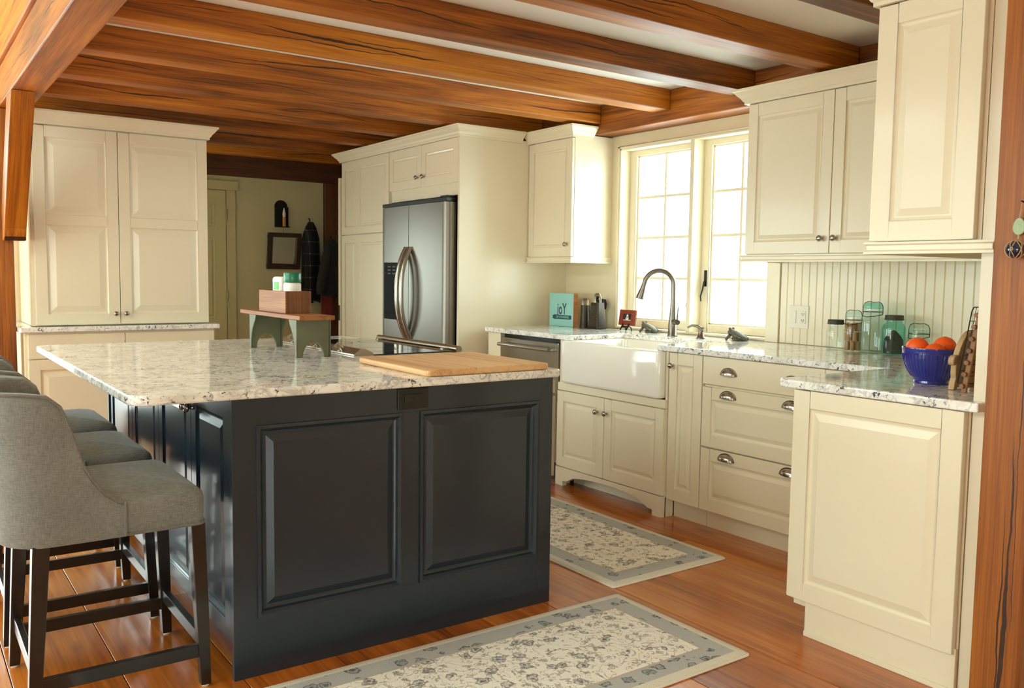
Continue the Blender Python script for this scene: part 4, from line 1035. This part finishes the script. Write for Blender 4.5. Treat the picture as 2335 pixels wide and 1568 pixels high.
# soap dispenser
so = thing('soap_dispenser', (-3.508, 3.84, CT), 'short nickel soap dispenser on the worktop right of the faucet', 'dispenser')
build(MB().lathe([(.0005, 0), (.026, 0), (.026, .004), (.021, .012), (.013, .04), (.013, .052), (.018, .058), (.018, .066), (.0005, .067)], (-3.508, 3.84, CT+.0005), 'Z', 22), 'pump', 'backlit_nickel', so, smooth=True)
build(MB().tube([(-3.508, 3.84, CT+.06), (-3.53, 3.832, CT+.072), (-3.56, 3.82, CT+.075), (-3.585, 3.81, CT+.062)], [.011, .010, .008, .006], 12), 'spout', 'backlit_nickel', so, smooth=True)

# --- jars
def jar_shell(o, cx, cy, r, h, neck_r, neck_h, mat):
    sh = h-neck_h
    prof = [(.0005, 0), (r*.9, 0), (r*.97, .004), (r, .012), (r, sh-.03), (r*.97, sh-.018), (r*.86, sh-.006), (neck_r, sh+.002), (neck_r, h)]
    return build(MB().lathe(prof, (cx, cy, CT+.0008), 'Z', 28, cap=False), 'glass', mat, o, smooth=True)
def zinc_lid(o, cx, cy, z, r):
    return build(MB().lathe([(r, 0), (r*1.04, .002), (r*1.04, .006), (r, .008), (r, .02), (r*.94, .0235), (.0005, .0235)], (cx, cy, z), 'Z', 28), 'zinc_lid', 'zinc', o, smooth=True)
def bail_lid(o, cx, cy, z, r, mat):
    build(MB().lathe([(r*1.06, 0), (r*1.1, .003), (r*1.08, .012), (r*.98, .022), (r*.8, .028), (.0005, .029)], (cx, cy, z), 'Z', 28), 'glass_lid', mat, o, smooth=True)
    R = r*1.22; pts = [(cx-R, cy, z-.028), (cx-R, cy, z+.010), (cx-R*.85, cy, z+.026), (cx-R*.5, cy, z+.033), (cx, cy, z+.031), (cx+R*.5, cy, z+.033), (cx+R*.85, cy, z+.026), (cx+R, cy, z+.010), (cx+R, cy, z-.028)]
    b = build(MB().tube(pts, .0016, 6), 'wire_bail', 'iron', o, smooth=True)
    ring_ = [(cx+r*1.08*math.cos(2*PI*k/24), cy+r*1.08*math.sin(2*PI*k/24), z-.016) for k in range(25)]
    build(MB().tube(ring_, .0015, 6), 'wire_ring', 'iron', o, smooth=True)
    lv = [(cx-R, cy, z-.028), (cx-R*.6, cy-r*.9, z-.036), (cx, cy-r*1.15, z-.04), (cx+R*.6, cy-r*.9, z-.036), (cx+R, cy, z-.028)]
    build(MB().tube(lv, .0016, 6), 'wire_lever', 'iron', o, smooth=True)
JG = 'glass jars on the counter'
j = thing('mason_jar', (-2.650, 3.885, CT), 'small clear jar with zinc lid, end of the jar row by the outlet', 'jar', JG)
jar_shell(j, -2.650, 3.885, .044, .135, .036, .018, 'jar_clear'); zinc_lid(j, -2.650, 3.885, CT+.1302, .039)
j = thing('cork_jar', (-2.560, 3.90, CT), 'clip-top glass jar filled with wine corks', 'jar', JG)
jar_shell(j, -2.560, 3.90, .046, .170, .037, .03, 'jar_clear'); bail_lid(j, -2.560, 3.90, CT+.172, .037, 'jar_aqua')
cr = random.Random(2)
for lay in range(3):
    for k in range(6 if lay < 2 else 5):
        a = 2*PI*k/6+lay*.35; rr = .029
        x, y, z = -2.560+rr*math.cos(a), 3.90+rr*math.sin(a), CT+.006+lay*.046
        o = build(MB().lathe([(.0005, 0), (.0108, 0), (.0112, .002), (.0112, .041), (.0108, .043), (.0005, .043)], (x, y, z), 'Z', 12), 'wine_cork', 'cork', smooth=True, loc=(x, y, z))
        tag(o, 'tan wine cork standing inside the clip-top glass jar', 'cork', 'wine corks in the jar')
j = thing('glass_jar', (-2.455, 3.895, CT), 'tallest empty clip-top glass jar with an aqua lid', 'jar', JG)
jar_shell(j, -2.455, 3.895, .059, .215, .043, .036, 'jar_aqua'); bail_lid(j, -2.455, 3.895, CT+.217, .043, 'jar_teal')
j = thing('mason_jar', (-2.348, 3.905, CT), 'teal green glass mason jar with zinc lid and dark contents', 'jar', JG)
jar_shell(j, -2.348, 3.905, .053, .170, .038, .02, 'jar_teal'); zinc_lid(j, -2.348, 3.905, CT+.166, .042)
build(MB().lathe([(.0005, .006), (.044, .006), (.046, .03), (.044, .07), (.030, .092), (.012, .112), (.0005, .118)], (-2.348, 3.905, CT+.0008), 'Z', 11), 'dark_filling', 'gray_feathers', j)
j = thing('glass_jar', (-2.238, 3.935, CT), 'short clip-top glass jar partly hidden behind the oranges', 'jar', JG)
jar_shell(j, -2.238, 3.935, .050, .120, .042, .03, 'jar_clear'); bail_lid(j, -2.238, 3.935, CT+.122, .042, 'jar_clear')

# --- bowl of oranges
bo = thing('mixing_bowl', (-1.628, 2.955, CT), 'cobalt blue ceramic mixing bowl holding oranges', 'bowl')
bcx, bcy = -1.628, 2.955
prof = [(.0005, 0), (.056, 0), (.058, .003), (.056, .010), (.066, .022), (.083, .05), (.094, .08), (.0975, .105), (.0985, .118), (.1, .121), (.099, .125), (.095, .124), (.093, .105), (.085, .075), (.068, .04), (.045, .022), (.0005, .018)]
bob = build(MB().lathe(prof, (bcx, bcy, CT+.0005), 'Z', 48), 'bowl', 'cobalt', bo, smooth=True)
mb = MB()
for k in range(48):
    a = 2*PI*k/48
    mb.tube([(bcx+r_*math.cos(a), bcy+r_*math.sin(a), CT+.0005+h_) for r_, h_ in ((.0665, .024), (.083, .051), (.0938, .081), (.0982, .103))], .0016, 5)
build(mb, 'ribs', 'cobalt', bob, smooth=True)
def orange(x, y, z, r, lab):
    g = thing('orange', (x, y, z-r), lab, 'orange', 'oranges in the blue bowl')
    n = 14; build(MB().lathe([(max(.0005, r*math.sin(PI*k/n)), -r*.96*math.cos(PI*k/n)) for k in range(n+1)], (x, y, z), 'Z', 22), 'fruit', 'orange_peel', g, smooth=True)
    build(MB().lathe([(.004, r*.945), (.003, r*.975), (.0005, r*.98)], (x, y, z), 'Z', 8), 'stem_scar', 'cork', g)
orange(bcx-.040, bcy-.028, CT+.122, .038, 'bright orange in the blue bowl on the side towards the glass jars')
orange(bcx+.025, bcy+.030, CT+.126, .039, 'highest orange lying in the middle of the blue bowl')
orange(bcx+.030, bcy-.040, CT+.108, .036, 'low orange in the blue bowl just showing above the rim')
orange(bcx-.01, bcy+.02, CT+.062, .036, 'bottom orange hidden in the blue bowl beneath the others')

# --- wooden kitchenware leaning by the right wall
pb = thing('carved_board', (-1.475, 2.86, CT), 'pale wooden cutting board with a curvy carved outline behind the bowl', 'cutting board')
out = [(2.775, .0008), (2.815, .0008), (2.822, .030), (2.812, .05), (2.80, .062), (2.842, .10), (2.86, .13), (2.875, .15), (2.905, .155), (2.93, .146), (2.96, .12), (2.97, .08), (2.955, .04), (2.93, .0008), (2.90, .0008)]
def FPB(u, v, wv): return Vector((-1.505 + wv + v*.14 - (u-2.86)*.16, u, CT+v))
blob = []
for k in range(28):
    a = 2*PI*k/28; blob.append((2.905+.098*math.cos(a), .0985+.097*math.sin(a)))
build(MB().prism(blob, FPB, 0, .02), 'board', 'pale_wood', pb, bevel=.004, ang=50)
build(MB().prism(rrect(2.775, 2.84, .085, .118, .014, 4), FPB, .0, .02), 'snout_handle', 'pale_wood', pb, bevel=.004, ang=50)
build(MB().prism([(2.825, .0010), (2.858, .0010), (2.856, .022), (2.85, .045), (2.83, .05), (2.824, .028)], FPB, 0, .02), 'foot', 'pale_wood', pb, bevel=.003, ang=50)
rk = thing('wooden_rack', (-1.42, 2.80, CT), 'narrow wooden rack of slats with a wire guard leaning on the wall', 'rack')
def FRK(u, v, wv): return Vector((-1.436 + wv + v*.15, 2.815 + u, CT+.0008+v))
for u in (-.030, .022): build(MB().fbox(FRK, u, u+.010, 0, .275, 0, .016), 'rail', 'brown_wood', rk, bevel=.002)
for k in range(7): 
    v = .022+k*.038
    build(MB().tube([FRK(-.042, v, .004), FRK(.036, v, .004)], .0075, 10), 'rung', 'brown_wood', rk, smooth=True)
    if k < 6: build(MB().fbox(FRK, -.020, .022, v+.008, v+.030, .002, .012), 'slat', 'old_wood', rk, bevel=.002)
pts = [FRK(-.036, .03, -.012), FRK(-.036, .262, -.014), FRK(-.028, .274, -.014), FRK(.028, .274, -.014), FRK(.034, .262, -.014), FRK(.034, .03, -.012)]
build(MB().tube(pts, .0018, 6), 'wire_guard', 'iron', rk, smooth=True)
mb = MB()
for v in (.07, .12, .17, .20, .23): mb.tube([FRK(-.036, v, -.013), FRK(.034, v, -.013)], .0011, 5)
for u in (-.012, .012): mb.tube([FRK(u, .04, -.013), FRK(u, .272, -.014)], .0011, 5)
build(mb, 'wire_grid', 'iron', rk, smooth=True)
rp_ = thing('rolling_pin', (-1.40, 2.86, CT), 'thin reddish wooden rolling pin standing against the wall', 'rolling pin')
build(MB().tube([(-1.420, 2.865, CT+.001), (-1.413, 2.867, CT+.06), (-1.402, 2.870, CT+.16), (-1.386, 2.872, CT+.245), (-1.374, 2.874, CT+.305), (-1.368, 2.875, CT+.322)], [.012, .018, .021, .017, .010, .005], 14), 'pin', 'brown_wood', rp_, smooth=True)

# --- outlet and switch plate on the beadboard
op = thing('outlet_plate', (-2.967, 4.015, 1.003), 'white double wall plate with switch and outlet on the beadboard', 'outlet')
Fo = FR('-Y', YW-.0112)
build(MB().fbox(Fo, -3.027, -2.907, 1.003, 1.126, 0, .006), 'plate', 'white_plastic', op, bevel=.002)
build(MB().fbox(Fo, -3.013, -2.983, 1.03, 1.098, .006, .010), 'rocker_switch', 'white_plastic', op, bevel=.0015)
rc = build(MB().fbox(Fo, -2.955, -2.923, 1.03, 1.098, .006, .009), 'receptacle', 'white_plastic', op, bevel=.0015)
mb = MB()
for v in (1.044, 1.078):
    mb.fbox(Fo, -2.947, -2.944, v, v+.009, .009, .0094); mb.fbox(Fo, -2.935, -2.932, v, v+.009, .009, .0094); mb.fbox(Fo, -2.942, -2.937, v-.006, v-.002, .009, .0094)
build(mb, 'slots', 'iron', rc)

# --- glass float ornament on the timber post
gf = thing('post_ornament', (-1.176, 2.52, 1.33), 'pale green disc and netted dark blue glass float hanging on the post', 'ornament')
gx, gy = -1.176, 2.522
build(MB().tube([(gx+.012, 2.549, 1.488), (gx+.012, 2.525, 1.492)], .0022, 8), 'nail', 'iron', gf, smooth=True)
build(MB().tube([(gx+.012, 2.528, 1.488), (gx+.006, 2.538, 1.465), (gx+.002, 2.540, 1.448)], .0014, 6), 'cord', 'rope', gf, smooth=True)
disc = []
for k in range(24):
    a = 2*PI*k/24; disc.append((gx+.002+.0165*math.cos(a)*(1-.12*math.sin(a)), 1.424+.024*math.sin(a)))
build(MB().prism(disc, FR('-Y', 2.545), 0, .006), 'disc', 'sea_disc', gf, bevel=.002, ang=50)
build(MB().tube([(gx+.002, 2.542, 1.402), (gx+.004, 2.535, 1.388)], .002, 6), 'cord', 'rope', gf, smooth=True)
r = .024; cz = 1.360
fl_ = build(MB().lathe([(max(.0005, r*math.sin(PI*k/14)), -r*math.cos(PI*k/14)) for k in range(15)], (gx+.004, 2.522, cz), 'Z', 24), 'float', 'blue_glass', gf, smooth=True)
for k in range(6):
    for sgn in (-1, 1):
        pts = []
        for i in range(13):
            th = PI*(i+.4)/13; ph = 2*PI*k/6 + sgn*1.05*i/12
            pts.append((gx+.004+(r+.001)*math.sin(th)*math.cos(ph), 2.522+(r+.001)*math.sin(th)*math.sin(ph), cz+(r+.001)*math.cos(th)))
        build(MB().tube(pts, .0012, 5), 'net_strand', 'rope', fl_, smooth=True)

# ================================================================== HALLWAY THINGS
sc_ = thing('candle_sconce', (-7.98, 3.007, 1.68), 'dark arched tin wall sconce with a candle bulb', 'sconce')
F = FR('+X', -7.999)
arch = [(2.945, 1.682), (3.070, 1.682), (3.070, 1.872)] + [(3.0075+.0625*math.cos(PI*k/14), 1.872+.0625*math.sin(PI*k/14)) for k in range(1, 14)] + [(2.945, 1.872)]
build(MB().prism(arch, F, 0, .006), 'back_plate', 'iron', sc_, bevel=.001, ang=50)
build(MB().prism([(2.945, 1.682), (3.070, 1.682), (3.070, 1.688), (2.945, 1.688)], F, .006, .075), 'shelf', 'iron', sc_)
for u in (2.945, 3.066): build(MB().fbox(F, u, u+.004, 1.688, 1.87, .006, .03), 'rim', 'iron', sc_)
build(MB().lathe([(.0005, 0), (.015, 0), (.015, .085), (.0005, .085)], (-7.95, 3.02, 1.689), 'Z', 16), 'candle', 'candle_tan', sc_, smooth=True)
build(MB().lathe([(.012, 0), (.014, .012), (.015, .03), (.010, .06), (.003, .085), (.0005, .088)], (-7.95, 3.02, 1.775), 'Z', 16), 'bulb', 'bulb', sc_, smooth=True)
mr = thing('wall_mirror', (-7.98, 3.02, 1.29), 'small square mirror with a dark wooden frame', 'mirror')
def FM(u, v, wv): return Vector((-7.996 + wv + (v-1.29)*.14, u, v))
mb = MB(); mb.fbox(FM, 2.862, 3.178, 1.292, 1.335, 0, .035); mb.fbox(FM, 2.862, 3.178, 1.588, 1.628, 0, .035); mb.fbox(FM, 2.862, 2.905, 1.335, 1.588, 0, .035); mb.fbox(FM, 3.135, 3.178, 1.335, 1.588, 0, .035)
build(mb, 'frame', 'dark_wood', mr, bevel=.004)
build(MB().fbox(FM, 2.905, 3.135, 1.335, 1.588, .004, .012), 'glass', 'mirror_glass', mr)
build(MB().tube([FM(3.02, 1.61, .01), (-7.99, 3.02, 1.69)], .001, 5), 'hanging_wire', 'iron', mr)
def coat(name, cx, cy, zt, zb, wd, dp, mat, label, seed, sleeve=None):
    g = thing(name, (cx, cy, zb), label, 'coat', 'coats hanging in the hallway')
    rr = random.Random(seed); ph = [rr.uniform(0, 6.28) for _ in range(4)]; loops = []; n = 28
    for i in range(15):
        t = i/14; z = zt+(zb-zt)*t
        ws = wd*(.28+.72*min(1, (t*4.5)**.6)) * (1+.12*t); ds_ = dp*(.45+.55*min(1, t*3))
        loops.append([Vector((cx + ds_*math.sin(2*PI*k/n)*(1+.16*math.sin(5*2*PI*k/n+ph[0])*t), cy + ws*math.cos(2*PI*k/n)*(1+.06*math.sin(3*2*PI*k/n+ph[1])), z+.012*math.sin(2*2*PI*k/n+ph[2])*t)) for k in range(n)])
    build(MB().loft(loops), 'body', mat, g, smooth=True)
    build(MB().tube([(cx-.02, cy, zt-.01), (cx-.03, cy, zt+.03), (cx-dp, cy, zt+.035)], .006, 8), 'hanger_loop', 'iron', g, smooth=True)
    if sleeve:
        build(MB().tube(sleeve, [.035, .048, .046, .043, .036], 14), 'sleeve', mat, g, smooth=True)
    return g
coat('plaid_coat', -7.92, 3.27, 1.74, .99, .085, .05, 'plaid', 'black plaid coat hanging beside the hallway mirror', 1, [(-7.88, 3.25, 1.66), (-7.85, 3.235, 1.5), (-7.84, 3.225, 1.3), (-7.84, 3.222, 1.12), (-7.85, 3.225, .98)])
coat('red_jacket', -7.895, 3.43, 1.42, .78, .055, .05, 'coat_red', 'dark red jacket whose hem shows below the charcoal coat', 3)
coat('charcoal_jacket', -7.79, 3.43, 1.58, 1.05, .085, .05, 'coat_dark', 'charcoal jacket with a sleeve hanging by the pantry', 2, [(-7.76, 3.38, 1.52), (-7.72, 3.335, 1.38), (-7.71, 3.30, 1.24), (-7.71, 3.28, 1.14), (-7.71, 3.275, 1.06)])
